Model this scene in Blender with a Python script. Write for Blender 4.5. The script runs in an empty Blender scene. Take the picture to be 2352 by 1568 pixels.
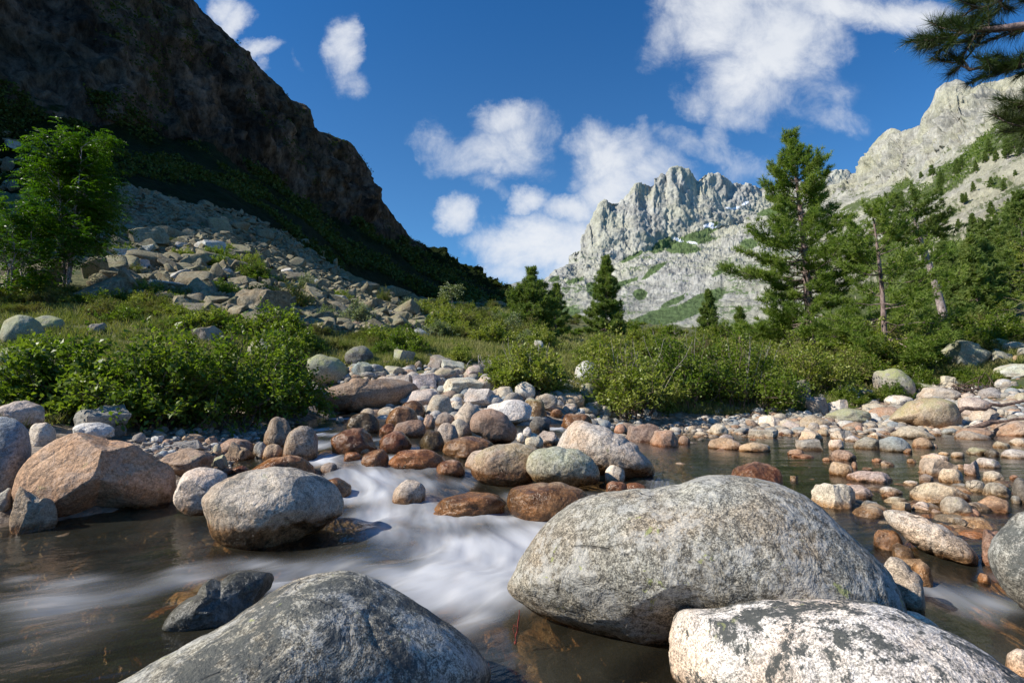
import bpy, bmesh, math, random
import numpy as np
from mathutils import Vector
from mathutils.bvhtree import BVHTree

# ------------------------------------------------------------------ camera
sc = bpy.context.scene
COL = sc.collection
F = 1250.0            # focal length in units of a 2352 px wide picture
PITCH = math.radians(5.3)
CAMZ = 1.0
cd = bpy.data.cameras.new('camera'); cam = bpy.data.objects.new('camera', cd); COL.objects.link(cam)
cd.sensor_width = 36.0; cd.lens = 36.0 * F / 2352.0
cd.clip_start = 0.05; cd.clip_end = 20000
cam.location = (0, 0, CAMZ); cam.rotation_euler = (math.pi / 2 + PITCH, 0, 0)
sc.camera = cam

# ------------------------------------------------------------------ light
SUN_AZ = math.radians(-105)     # from +Y (view direction), negative = left
SUN_EL = math.radians(38)
sv = Vector((math.sin(SUN_AZ) * math.cos(SUN_EL), math.cos(SUN_AZ) * math.cos(SUN_EL), math.sin(SUN_EL)))
sl = bpy.data.lights.new('sun', 'SUN'); sl.energy = 5.0; sl.angle = math.radians(0.55); sl.color = (1.0, 0.945, 0.85)
so = bpy.data.objects.new('sun', sl); COL.objects.link(so); so.rotation_euler = sv.to_track_quat('Z', 'Y').to_euler()
so.location = (-30, -5, 40)
sc.view_settings.view_transform = 'Standard'; sc.view_settings.look = 'None'
sc.view_settings.exposure = 0.33; sc.view_settings.gamma = 1.0; sc.view_settings.use_curve_mapping = False
sc.render.engine = 'CYCLES'
sc.cycles.max_bounces = 5; sc.cycles.diffuse_bounces = 2; sc.cycles.glossy_bounces = 2
sc.cycles.transparent_max_bounces = 12; sc.cycles.transmission_bounces = 3
sc.cycles.caustics_reflective = False; sc.cycles.caustics_refractive = False
sc.cycles.sample_clamp_indirect = 3.0

# ------------------------------------------------------------------ node helpers
class NT:
    def __init__(s, nt): s.nt = nt
    def n(s, typ, ins=None, **kw):
        nd = s.nt.nodes.new(typ)
        for k, v in kw.items(): setattr(nd, k, v)
        for k, v in (ins or {}).items(): s.set(nd.inputs[k], v)
        return nd
    def set(s, sock, v):
        if isinstance(v, bpy.types.NodeSocket): s.nt.links.new(v, sock)
        elif isinstance(v, bpy.types.Node): s.nt.links.new(v.outputs[0], sock)
        else:
            if hasattr(sock, 'default_value') and not isinstance(v, (int, float)) and len(v) == 3 and sock.type == 'RGBA': v = (*v, 1)
            sock.default_value = v
    def m(s, op, a, b=None, c=None, clamp=False):
        nd = s.nt.nodes.new('ShaderNodeMath'); nd.operation = op; nd.use_clamp = clamp
        for i, v in enumerate((a, b, c)):
            if v is not None: s.set(nd.inputs[i], v)
        return nd.outputs[0]
    def vm(s, op, a, b=None):
        nd = s.nt.nodes.new('ShaderNodeVectorMath'); nd.operation = op
        s.set(nd.inputs[0], a)
        if b is not None: s.set(nd.inputs[1], b)
        return nd.outputs[1] if op in ('LENGTH', 'DOT_PRODUCT') else nd.outputs[0]
    def sm(s, v, a, b, lo=0.0, hi=1.0):
        nd = s.nt.nodes.new('ShaderNodeMapRange'); nd.interpolation_type = 'SMOOTHSTEP'
        for i, x in enumerate((v, a, b, lo, hi)): s.set(nd.inputs[i], x)
        return nd.outputs[0]
    def mix(s, f, a, b, mode='MIX'):
        nd = s.nt.nodes.new('ShaderNodeMix'); nd.data_type = 'RGBA'; nd.blend_type = mode
        s.set(nd.inputs[0], f); s.set(nd.inputs[6], a); s.set(nd.inputs[7], b)
        return nd.outputs[2]
    def noise(s, vec, scale, detail=3, rough=0.55, dist=0.0, col=False):
        nd = s.nt.nodes.new('ShaderNodeTexNoise')
        s.set(nd.inputs['Vector'], vec); nd.inputs['Scale'].default_value = scale
        nd.inputs['Detail'].default_value = detail; nd.inputs['Roughness'].default_value = rough
        nd.inputs['Distortion'].default_value = dist
        return nd.outputs[1] if col else nd.outputs[0]
    def mapping(s, vec, sc=(1, 1, 1), loc=(0, 0, 0), rot=(0, 0, 0)):
        nd = s.nt.nodes.new('ShaderNodeMapping'); s.set(nd.inputs[0], vec)
        nd.inputs['Scale'].default_value = sc; nd.inputs['Location'].default_value = loc; nd.inputs['Rotation'].default_value = rot
        return nd.outputs[0]
    def attr(s, name, typ='GEOMETRY', out='Fac'):
        nd = s.nt.nodes.new('ShaderNodeAttribute'); nd.attribute_type = typ; nd.attribute_name = name
        return nd.outputs[out]

def new_mat(name):
    m = bpy.data.materials.new(name); m.use_nodes = True; m.node_tree.nodes.clear()
    return m, NT(m.node_tree)
def finish(t, shader):
    o = t.n('ShaderNodeOutputMaterial'); t.set(o.inputs[0], shader)

# ------------------------------------------------------------------ world: physical sky with clouds fixed in direction
world = bpy.data.worlds.new('World'); sc.world = world; world.use_nodes = True
world.node_tree.nodes.clear(); w = NT(world.node_tree)
sky = w.n('ShaderNodeTexSky', sky_type='NISHITA', sun_disc=False, sun_elevation=SUN_EL, sun_rotation=SUN_AZ,
          altitude=1400, air_density=1.0, dust_density=0.3, ozone_density=2.5)
gen = w.n('ShaderNodeTexCoord').outputs['Generated']
sep = w.n('ShaderNodeSeparateXYZ', {0: gen})
dy = w.m('MAXIMUM', sep.outputs[1], 0.05)
# coordinates on the vertical sky plane due north, 1 unit = 45 degrees at the centre
cu = w.m('DIVIDE', sep.outputs[0], dy); cv = w.m('DIVIDE', sep.outputs[2], dy)
uv = w.n('ShaderNodeCombineXYZ', {0: cu, 1: cv}).outputs[0]
warp = w.vm('SUBTRACT', w.noise(uv, 6.0, 7, 0.66, col=True), (0.5, 0.5, 0.5))
wn = w.nt.nodes.new('ShaderNodeVectorMath'); wn.operation = 'SCALE'; w.set(wn.inputs[0], warp); wn.inputs['Scale'].default_value = 0.11
uvw = w.vm('ADD', uv, wn.outputs[0])
def skyuv(px, py):
    a = (px - 1176) / F; b = (784 - py) / F
    y = math.cos(PITCH) - b * math.sin(PITCH)
    return a / y, (math.sin(PITCH) + b * math.cos(PITCH)) / y
# cx, cy, rx, ry, rotation, strength
CLOUDS = [
 (525, 55, 62, 34, -50, .95), (585, 105, 58, 30, -20, 1.0), (510, 25, 40, 40, 0, .9), (592, 150, 26, 30, 0, .7),
 (680, 150, 10, 45, -15, .45),
 (790, 115, 48, 75, 10, 1.0), (815, 180, 55, 40, 0, .62), (800, 80, 40, 40, 0, .8),
 (1150, 265, 75, 40, 0, .9), (1165, 330, 105, 75, 0, .95), (1030, 345, 85, 50, 25, .75), (1225, 300, 60, 60, 0, .62), (1000, 300, 50, 40, 40, .45),
 (1130, 385, 130, 35, 0, .7),
 (1045, 495, 48, 42, 0, 1.05), (1110, 430, 60, 25, 20, .5),
 (1215, 460, 55, 32, -20, 1.0), (1300, 478, 75, 38, 10, 1.05), (1170, 570, 105, 55, 10, 1.1), (1270, 560, 130, 70, 0, 1.2),
 (1190, 625, 95, 38, 0, .9), (1330, 620, 120, 60, 0, 1.0),
 (1360, 320, 60, 55, -20, .85), (1410, 360, 110, 65, -30, 1.0), (1450, 410, 130, 60, -30, 1.1), (1520, 390, 80, 45, 0, .8), (1390, 440, 60, 50, 0, .7),
 (1720, 400, 80, 45, 10, .62), (1600, 340, 110, 30, 25, .5), (1640, 320, 30, 55, -10, .5), (1490, 290, 22, 35, 0, .45),
 (1660, 40, 150, 110, 0, 1.15), (1780, 90, 170, 120, -15, 1.25), (1700, 180, 120, 100, 0, 1.15), (1690, 260, 80, 55, 0, .8), (1950, 15, 260, 50, 10, 1.05),
 (1590, 230, 50, 50, 30, .62), (1540, 100, 60, 70, 0, .55), (1520, 120, 60, 50, 0, .45), (1850, 250, 130, 55, -15, .42), (1920, 270, 75, 35, 20, .5), (1840, 180, 90, 60, 0, .42),
 (1760, -60, 260, 110, 0, 1.2), (2120, 60, 130, 35, 0, .4),
]
dens = None
for (cx, cy, rx, ry, rot, st) in CLOUDS:
    u0, v0 = skyuv(cx, cy)
    rx_, ry_ = rx * 1.35 / F, ry * 1.35 / F
    d = w.vm('SUBTRACT', uvw, (u0, v0, 0))
    if rot: 
        r = w.n('ShaderNodeVectorRotate', {'Vector': d, 'Angle': math.radians(rot)}, rotation_type='Z_AXIS').outputs[0]
    else: r = d
    r = w.vm('DIVIDE', r, (rx_, ry_, 1))
    q = w.vm('DOT_PRODUCT', r, r)
    g = w.m('MULTIPLY', w.m('SUBTRACT', 1.0, q, clamp=True), st)
    dens = g if dens is None else w.m('SMOOTH_MAX', dens, g, 0.10)
nz = w.noise(uv, 9.0, 10, 0.68, 0.35); nz2 = w.noise(uv, 2.6, 5, 0.55)
dn = w.m('ADD', w.m('MULTIPLY', w.m('SUBTRACT', nz, 0.5), 1.7), w.m('MULTIPLY', w.m('SUBTRACT', nz2, 0.5), 0.6))
dd = w.m('ADD', dens, w.m('MULTIPLY', dn, w.sm(dens, 0.02, 0.30)))
mask = w.m('POWER', w.sm(dd, 0.10, 1.30), 0.95)
mask = w.m('MULTIPLY', mask, w.sm(sep.outputs[1], 0.1, 0.3))
shade = w.sm(w.noise(w.vm('ADD', uv, (0.0, 0.02, 0)), 4.5, 6, 0.6), 0.3, 0.7, 0.80, 1.06)
ccol = w.mix(shade, (4.3, 4.9, 5.9), (7.0, 7.2, 7.5))
tint = w.mix(w.sm(cv, 0.1, 0.9), (0.58, 1.02, 1.25), (0.25, 0.80, 1.24))
skyc = w.mix(1.0, sky.outputs[0], tint, 'MULTIPLY')
fin = w.mix(w.m('MULTIPLY', mask, 0.93), skyc, ccol)
bg = w.n('ShaderNodeBackground', {0: fin, 1: 0.10})
wo = w.n('ShaderNodeOutputWorld', {0: bg})
world.cycles.sampling_method = 'MANUAL'; world.cycles.sample_map_resolution = 512

# ------------------------------------------------------------------ numpy noise
_rs = np.random.RandomState(7)
PERM = _rs.permutation(256); PERM = np.concatenate([PERM, PERM, PERM])
GR = _rs.normal(size=(256, 3)); GR /= np.linalg.norm(GR, axis=1)[:, None]
def perlin(P):
    P = np.asarray(P, float); I = np.floor(P).astype(int); f = P - I; I &= 255
    u = f * f * f * (f * (f * 6 - 15) + 10)
    def g(dx, dy_, dz):
        h = PERM[PERM[PERM[(I[:, 0] + dx) & 255] + ((I[:, 1] + dy_) & 255)] + ((I[:, 2] + dz) & 255)]
        G = GR[h]
        return G[:, 0] * (f[:, 0] - dx) + G[:, 1] * (f[:, 1] - dy_) + G[:, 2] * (f[:, 2] - dz)
    x0 = g(0,0,0) * (1-u[:,0]) + g(1,0,0) * u[:,0]; x1 = g(0,1,0) * (1-u[:,0]) + g(1,1,0) * u[:,0]
    x2 = g(0,0,1) * (1-u[:,0]) + g(1,0,1) * u[:,0]; x3 = g(0,1,1) * (1-u[:,0]) + g(1,1,1) * u[:,0]
    y0 = x0 * (1-u[:,1]) + x1 * u[:,1]; y1 = x2 * (1-u[:,1]) + x3 * u[:,1]
    return (y0 * (1-u[:,2]) + y1 * u[:,2]) * 1.6
def fbm(P, oct=4, gain=0.5, ridged=False):
    P = np.asarray(P, float); s = np.zeros(len(P)); a = 1.0; tot = 0
    for k in range(oct):
        n = perlin(P + 13.7 * k)
        if ridged: n = 1 - 2 * np.abs(n)
        s += a * n; tot += a; a *= gain; P = P * 2.03
    return s / tot
def sstep(x, a, b):
    t = np.clip((np.asarray(x, float) - a) / (b - a), 0, 1); return t * t * (3 - 2 * t)

# ------------------------------------------------------------------ mesh helpers
def mesh_np(name, V, Fc, smooth=True, attrs=None):
    """Fc: (n,3) or (n,4) int array or list of such arrays"""
    me = bpy.data.meshes.new(name)
    Fs = Fc if isinstance(Fc, list) else [Fc]
    Fs = [np.asarray(f, np.int32) for f in Fs if len(f)]
    V = np.asarray(V, np.float32)
    me.vertices.add(len(V)); me.vertices.foreach_set('co', V.ravel())
    loops = np.concatenate([f.ravel() for f in Fs]); tot = np.concatenate([np.full(len(f), f.shape[1], np.int32) for f in Fs])
    start = np.concatenate([[0], np.cumsum(tot)[:-1]]).astype(np.int32)
    me.loops.add(len(loops)); me.loops.foreach_set('vertex_index', loops)
    me.polygons.add(len(tot)); me.polygons.foreach_set('loop_start', start); me.polygons.foreach_set('loop_total', tot)
    if smooth: me.polygons.foreach_set('use_smooth', np.ones(len(tot), bool))
    for k, v in (attrs or {}).items():
        a = me.attributes.new(k, 'FLOAT', 'POINT'); a.data.foreach_set('value', np.asarray(v, np.float32))
    me.update(calc_edges=True); me.validate()
    return me
def obj(name, me, mat, parent=None, loc=None):
    o = bpy.data.objects.new(name, me); COL.objects.link(o)
    if mat is not None and not me.materials: me.materials.append(mat)
    if parent is not None: o.parent = parent
    if loc is not None: o.location = loc
    return o
def empty(name, loc):
    o = bpy.data.objects.new(name, None); COL.objects.link(o); o.location = loc; o.empty_display_size = 0.2; return o
def tag(o, label, cat=None, group=None, kind=None):
    if label: o['label'] = label
    if cat: o['category'] = cat
    if group: o['group'] = group
    if kind: o['kind'] = kind
    return o
def copy_thing(o, loc, rz=0.0, sc_=1.0):
    c = o.copy(); COL.objects.link(c); c.location = loc; c.rotation_euler = (0, 0, rz)
    c.scale = (sc_, sc_, sc_) if isinstance(sc_, (int, float)) else sc_
    for ch in o.children:
        k = ch.copy(); COL.objects.link(k); k.parent = c
    return c
class Acc:
    def __init__(s): s.V = []; s.F3 = []; s.F4 = []; s.n = 0
    def add(s, V, Fc):
        V = np.asarray(V, float); Fc = np.asarray(Fc, int)
        if len(V) == 0: return
        s.V.append(V); (s.F3 if Fc.shape[1] == 3 else s.F4).append(Fc + s.n); s.n += len(V)
    def mesh(s, name, smooth=True):
        Fs = []
        if s.F3: Fs.append(np.concatenate(s.F3))
        if s.F4: Fs.append(np.concatenate(s.F4))
        return mesh_np(name, np.concatenate(s.V), Fs, smooth)
def tube(pts, rad, sides=6):
    pts = np.asarray(pts, float); n = len(pts); rad = np.broadcast_to(np.asarray(rad, float), (n,))
    T = np.gradient(pts, axis=0); T /= np.linalg.norm(T, axis=1)[:, None] + 1e-9
    ref = np.array([0.31, 0.93, 0.2]) if abs(T[0][2]) > 0.7 else np.array([0, 0, 1.0])
    A = np.cross(T, ref); A /= np.linalg.norm(A, axis=1)[:, None] + 1e-9; B = np.cross(T, A)
    th = np.arange(sides) * 2 * math.pi / sides
    V = pts[:, None, :] + rad[:, None, None] * (np.cos(th)[None, :, None] * A[:, None, :] + np.sin(th)[None, :, None] * B[:, None, :])
    i = np.arange(n - 1)[:, None] * sides; j = np.arange(sides)[None, :]; j2 = (j + 1) % sides
    Fq = np.stack([i + j, i + j2, i + sides + j2, i + sides + j], -1).reshape(-1, 4)
    return V.reshape(-1, 3), Fq
_ico = {}
def ico(sub):
    if sub not in _ico:
        bm = bmesh.new(); bmesh.ops.create_icosphere(bm, subdivisions=sub, radius=1.0)
        V = np.array([v.co[:] for v in bm.verts]); Fc = np.array([[v.index for v in f.verts] for f in bm.faces]); bm.free()
        V /= np.linalg.norm(V, axis=1)[:, None]
        _ico[sub] = (V, Fc)
    return _ico[sub]
def grid_faces(nu, nv):
    i = np.arange(nv - 1)[:, None] * nu; j = np.arange(nu - 1)[None, :]
    a = i + j
    return np.stack([a, a + 1, a + nu + 1, a + nu], -1).reshape(-1, 4)

# ------------------------------------------------------------------ picture <-> world
def ray(px, py):
    a = (px - 1176) / F; b = (784 - py) / F
    return np.array([a, math.cos(PITCH) - b * math.sin(PITCH), math.sin(PITCH) + b * math.cos(PITCH)])
def at(px, py, Y):
    d = ray(px, py); return np.array([0, 0, CAMZ]) + d * (Y / d[1])
def at_z(px, py, z):
    d = ray(px, py); return np.array([0, 0, CAMZ]) + d * ((z - CAMZ) / d[2])
def proj(P):
    P = np.asarray(P, float) - np.array([0, 0, CAMZ])
    yf = P[..., 1] * math.cos(PITCH) + P[..., 2] * math.sin(PITCH); zu = -P[..., 1] * math.sin(PITCH) + P[..., 2] * math.cos(PITCH)
    return 1176 + F * P[..., 0] / yf, 784 - F * zu / yf
class RBF:
    def __init__(s, pts):       # world points; interpolates the slope (z-CAMZ)/R over (azimuth, log R)
        P = np.array(pts); R = np.hypot(P[:, 0], P[:, 1]); s.q = np.stack([np.arctan2(P[:, 0], P[:, 1]) * 1.6, np.log(R)], 1)
        val = (P[:, 2] - CAMZ) / R
        D = np.linalg.norm(s.q[:, None] - s.q[None], axis=2); s.mean = val.mean()
        s.w = np.linalg.solve(D + 1e-3 * np.eye(len(D)) * 1.0, val - s.mean)
    def __call__(s, X, Y):
        X = np.asarray(X, float); Y = np.asarray(Y, float); R = np.maximum(np.hypot(X, Y), 0.3)
        q = np.stack([np.arctan2(X, Y) * 1.6, np.log(R)], -1).reshape(-1, 2); out = np.empty(len(q))
        for k in range(0, len(q), 20000):
            out[k:k + 20000] = np.linalg.norm(q[k:k + 20000, None] - s.q[None], axis=2) @ s.w
        return (out.reshape(X.shape) + s.mean) * R + CAMZ

# ------------------------------------------------------------------ terrain control points
wctl = [(0,1250,0),(300,1240,0),(600,1280,0),(850,1200,.015),(1000,1190,.03),(1150,1210,.02),(1300,1230,.0),(900,1125,.12),(1050,1120,.12),
 (800,1085,.2),(760,1030,.34),(740,975,.48),(690,945,.58),(800,950,.56),(900,1060,.26),(1000,1060,.26),(1150,1080,.16),(1290,985,.36),(1260,1040,.26),
 (1340,1150,.09),(1500,1140,.12),(1420,1190,.04),(1500,1010,.14),(1800,1010,.14),(2100,1000,.14),(2352,1000,.14),(2600,1050,.14),
 (1700,1100,.13),(2000,1120,.13),(2200,1150,.12),(2352,1150,.12),(2100,1230,.09),(2250,1230,.09),(2200,1320,.02),(2352,1350,0),(2250,1450,0),(1800,1300,0.05),
 (100,1500,0),(600,1560,0),(1200,1500,0),(1500,1560,0),(2200,1560,0)]
WP = [at_z(*c) for c in wctl]
for az in (-180, -150, -120, -90, -60, 60, 90, 120, 150, 180):
    for R in (0.5, 1.5, 6, 15): WP.append((R * math.sin(math.radians(az)), R * math.cos(math.radians(az)), 0.0))
for R in (0.5, 1.0): 
    for az in (-30, 0, 30): WP.append((R * math.sin(math.radians(az)), R * math.cos(math.radians(az)), 0.0))
for px, py, z in ((300,900,.5),(1100,900,.9),(900,930,.75),(1700,930,.14)): 
    p = at(px, py, 16); WP.append((p[0], p[1], z))
WAT = RBF(WP)
tctl = [(100,960,7),(0,900,9),(400,985,7.5),(600,965,9),(150,800,12),(0,730,15),(165,660,18),(400,740,14),(600,780,14),(700,850,11.5),(850,850,13),(1000,850,14),
 (900,780,18),(1100,800,18),(1200,795,22),(1100,745,32),(1000,745,28),(600,700,20),(800,740,22),(400,640,24),(250,600,27),(300,430,46),(100,500,40),(400,600,28),(500,560,34),
 (640,530,58),(700,620,42),(780,640,55),(900,700,45),(950,692,60),(1150,692,90),(1000,692,85),(1180,720,60),
 (1280,935,11.5),(1150,900,12),(1150,860,13.5),(1300,880,14),(1400,972,12),(1700,960,13.5),(1560,965,12.8),(1500,850,17),(1500,795,24),(1800,820,19),(1860,805,24),(1950,935,14),(2100,905,16),
 (2352,880,15),(2250,935,13),(2352,965,11.5),(2200,800,20),(2000,850,18),(2352,770,22),(2352,700,35),(2100,785,30),(1500,765,60),(1250,775,35),(1600,775,50),(1800,775,45),(2000,780,45),(1500,750,110),
 (450,1060,5.6),(600,1070,6.3),(350,1010,6.6),(150,1100,4.6),(20,1120,4.4)]
TP = [at(*c) for c in tctl]
for (px, py, z) in wctl:                       # stream and pond bed under the water
    p = at_z(px, py, z); dep = 0.25 if z < 0.03 else (0.085 if px > 1420 else 0.2)
    TP.append((p[0], p[1], z - dep))
for az, pts in ((-60, ((1,-.3),(3.5,-.3),(5,.5),(9,1.3),(20,4),(35,8),(60,18))), (-90, ((1,-.3),(3.5,-.2),(5,.6),(12,1.6),(30,4),(60,12))),
                (60, ((1,-.3),(4,-.3),(8,-.1),(10,.5),(16,1.6),(30,6))), (90, ((1,-.3),(4,-.3),(8,.5),(16,2),(40,8))),
                (-130, ((1,-.3),(4,-.3),(8,.6),(40,3))), (130, ((1,-.3),(4,-.3),(8,.6),(40,3))), (180, ((1,-.35),(4,-.4),(40,-1))), (-180, ((1,-.35),(4,-.4),(40,-1)))):
    for R, z in pts: TP.append((R * math.sin(math.radians(az)), R * math.cos(math.radians(az)), z))
for az in range(-180, 181, 30):
    for R, s in ((250, .03), (3000, .0)): TP.append((R * math.sin(math.radians(az)), R * math.cos(math.radians(az)), CAMZ + s * R))
TER = RBF(TP)

def loft(curves, nu, nv_list, noise_fn=None, ease=None):
    """curves: lists of world points with equal parameter meaning; resampled by azimuth-like parameter index"""
    rows = []
    C = []
    for c in curves:
        c = np.array(c, float); t = c[:, 0]; q = np.linspace(curves[0][0][0], curves[0][-1][0], nu)
        C.append(np.stack([np.interp(q, t, c[:, k]) for k in (1, 2, 3)], 1))
    for k in range(len(C) - 1):
        n = nv_list[k]
        for i in range(n):
            f = i / n; rows.append(C[k] * (1 - f) + C[k + 1] * f)
    rows.append(C[-1]); G = np.stack(rows)      # nv, nu, 3
    return G

# ------------------------------------------------------------------ materials
def rock_material(name, fine=1.0):
    m, t = new_mat(name)
    geo = t.n('ShaderNodeNewGeometry'); pos = geo.outputs['Position']
    oc = t.n('ShaderNodeTexCoord').outputs['Object']
    tint = t.attr('tint', 'OBJECT', 'Vector'); spot = t.attr('spot', 'OBJECT'); moss = t.attr('moss', 'OBJECT')
    wet = t.attr('wet', 'OBJECT'); dark = t.attr('blotch', 'OBJECT')
    rnd = t.n('ShaderNodeObjectInfo').outputs['Random']
    off = t.n('ShaderNodeCombineXYZ', {0: t.m('MULTIPLY', rnd, 37.0), 1: t.m('MULTIPLY', rnd, 91.0), 2: t.m('MULTIPLY', rnd, 53.0)}).outputs[0]
    p = t.vm('ADD', pos, off)
    big = t.noise(p, 2.3, 4, 0.6); mid = t.noise(p, 9, 5, 0.65, 0.4); fin_ = t.noise(p, 150 * fine, 3, 0.8); med = t.noise(p, 38 * fine, 5, 0.72)
    c = t.mix(t.sm(big, 0.3, 0.7), t.mix(1.0, tint, (0.78, 0.72, 0.68), 'MULTIPLY'), t.mix(1.0, tint, (1.12, 1.12, 1.12), 'MULTIPLY'))
    # warm iron staining in broad areas
    warm = t.m('MULTIPLY', t.sm(t.noise(p, 3.1, 3, 0.5), 0.45, 0.7), 0.6)
    c = t.mix(warm, c, t.mix(1.0, tint, (1.06, 0.84, 0.66), 'MULTIPLY'))
    c = t.mix(t.m('MULTIPLY', t.sm(mid, 0.35, 0.68), 0.35), c, t.mix(1.0, c, (1.5, 1.48, 1.42), 'MULTIPLY'))
    # granite grain
    gr = t.m('MULTIPLY', t.m('SUBTRACT', fin_, 0.5), t.m('MULTIPLY_ADD', spot, 2.6, 0.9))
    gr = t.m('ADD', gr, t.m('MULTIPLY', t.m('SUBTRACT', med, 0.5), t.m('MULTIPLY_ADD', spot, 1.6, 0.8)))
    gv = t.m('MAXIMUM', t.m('ADD', 1.0, t.m('MULTIPLY', gr, 2.0)), 0.35)
    gs = t.n('ShaderNodeCombineColor', {0: gv, 1: gv, 2: gv}).outputs[0]
    c = t.mix(1.0, c, gs, 'MULTIPLY')
    # pale crust lichen patches + dark lichen blotches, broken up by fine noise
    n1 = t.noise(p, 5.5, 9, 0.72, 0.6)
    n1 = t.m('ADD', n1, t.m('MULTIPLY', t.m('SUBTRACT', med, 0.5), 0.5))
    pale = t.m('MULTIPLY', t.sm(n1, 0.46, 0.60), t.m('MULTIPLY', spot, 0.5))
    c = t.mix(pale, c, (0.52, 0.515, 0.485))
    n2 = t.m('ADD', t.noise(t.vm('ADD', p, (7, 3, 1)), 4.6, 10, 0.8, 0.3), t.m('MULTIPLY', t.m('SUBTRACT', med, 0.5), 0.35))
    dk = t.m('MULTIPLY', t.sm(n2, t.m('SUBTRACT', 0.62, t.m('MULTIPLY', dark, 0.12)), t.m('SUBTRACT', 0.68, t.m('MULTIPLY', dark, 0.12))), t.m('MULTIPLY', dark, 0.85, clamp=True))
    c = t.mix(dk, c, (0.062, 0.068, 0.065))
    # yellow-green map lichen: spots plus broad upward-facing crust
    up = t.n('ShaderNodeSeparateXYZ', {0: geo.outputs['Normal']}).outputs[2]
    n3 = t.noise(t.vm('ADD', p, (1, 9, 4)), 9, 6, 0.7, 0.5)
    spots = t.m('MULTIPLY', t.sm(n3, 0.635, 0.665), spot)
    crust = t.m('MULTIPLY', t.m('MULTIPLY', t.sm(t.noise(p, 4, 8, 0.75), 0.38, 0.56), t.sm(up, -0.1, 0.5)), moss)
    c = t.mix(t.m('MAXIMUM', t.m('MULTIPLY', spots, 0.8), t.m('MULTIPLY', crust, 0.8)), c, (0.34, 0.36, 0.14))
    # thin cracks
    ck = t.noise(t.vm('ADD', p, (5, 5, 5)), 1.9, 4, 0.5, 1.0)
    crk = t.m('SUBTRACT', 1.0, t.sm(t.m('ABSOLUTE', t.m('SUBTRACT', ck, 0.5)), 0.0, 0.008))
    crk = t.m('MULTIPLY', crk, t.sm(t.noise(p, 1.7, 2), 0.58, 0.62))
    c = t.mix(t.m('MULTIPLY', crk, 0.7), c, (0.05, 0.045, 0.04))
    # waterline: brown algae and wet sheen up to the level of the stream
    z = t.n('ShaderNodeSeparateXYZ', {0: pos}).outputs[2]
    h = t.m('SUBTRACT', t.m('ADD', z, t.m('MULTIPLY', t.m('SUBTRACT', mid, 0.5), 0.16)), wet)
    wm = t.sm(h, 0.05, -0.015); halo = t.sm(h, 0.22, 0.0)
    c = t.mix(t.m('MULTIPLY', halo, 0.45), c, t.mix(1.0, c, (0.96, 0.79, 0.61), 'MULTIPLY'))
    c = t.mix(wm, c, t.mix(t.sm(mid, 0.35, 0.6), t.mix(1.0, c, (0.36, 0.25, 0.16), 'MULTIPLY'), t.mix(1.0, c, (0.74, 0.53, 0.34), 'MULTIPLY')))
    rough = t.m('ADD', t.m('MULTIPLY', wm, t.m('MULTIPLY_ADD', med, 0.5, -0.92)), 0.88)
    rough = t.m('SUBTRACT', rough, t.m('MULTIPLY', t.attr('gloss', 'OBJECT'), 0.6))
    b1 = t.n('ShaderNodeBump', {'Strength': 0.7, 'Distance': 0.045, 'Height': t.m('SUBTRACT', mid, t.m('MULTIPLY', crk, 0.5))})
    b2 = t.n('ShaderNodeBump', {'Strength': 0.6, 'Distance': 0.010, 'Height': med, 'Normal': b1})
    b3 = t.n('ShaderNodeBump', {'Strength': 0.35, 'Distance': 0.002, 'Height': fin_, 'Normal': b2})
    bs = t.n('ShaderNodeBsdfPrincipled', {'Base Color': c, 'Roughness': rough, 'Normal': b3, 'Specular IOR Level': 0.4})
    finish(t, bs); return m
M_ROCK = rock_material('granite')
M_SCREE = rock_material('scree_stone', 0.25)

def leaf_material(name, c1, c2, c3, trans=0.35, rough=0.45, spec=0.4):
    m, t = new_mat(name)
    r = t.n('ShaderNodeNewGeometry').outputs['Random Per Island']
    n = t.noise(t.n('ShaderNodeNewGeometry').outputs['Position'], 1.7, 2)
    c = t.mix(t.sm(r, 0.0, 1.0), c1, c2); c = t.mix(t.m('MULTIPLY', t.sm(n, 0.4, 0.65), 0.7), c, c3)
    v = t.m('MULTIPLY_ADD', t.attr('shade', 'OBJECT'), 1.0, 1.0)
    bs = t.n('ShaderNodeBsdfPrincipled', {'Base Color': c, 'Roughness': rough, 'Specular IOR Level': spec})
    tr = t.n('ShaderNodeBsdfTranslucent', {0: t.mix(1.0, c, (1.3, 1.5, 0.5), 'MULTIPLY')})
    finish(t, t.n('ShaderNodeMixShader', {0: trans, 1: bs, 2: tr})); return m
M_LEAF = leaf_material('alder_leaf', (.075, .13, .018), (.155, .225, .03), (.24, .29, .045), .4)
M_LEAF2 = leaf_material('meadow_shrub_leaf', (.17, .22, .035), (.27, .32, .055), (.34, .34, .09))
M_HEATH = leaf_material('heath_leaf', (.11, .155, .03), (.20, .23, .05), (.27, .22, .10), 0.25, 0.7, .15)
M_PALE = leaf_material('silver_leaf', (.14, .19, .08), (.27, .31, .17), (.36, .38, .25), 0.2, 0.7, .15)
M_ROWAN = leaf_material('rowan_leaf', (.035, .10, .006), (.075, .16, .008), (.10, .18, .01), 0.4)
M_NEEDLE = leaf_material('pine_needle', (.11, .18, .03), (.20, .28, .05), (.27, .33, .075), 0.4, 0.55, .3)
M_NEEDLE2 = leaf_material('far_pine_needle', (.11, .17, .05), (.19, .25, .07), (.24, .28, .09), 0.4, 0.7, .1)
M_SCRUB = leaf_material('shaded_scrub_leaf', (.045, .08, .018), (.095, .13, .03), (.10, .095, .04), 0.2, 0.8, .1)
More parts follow.
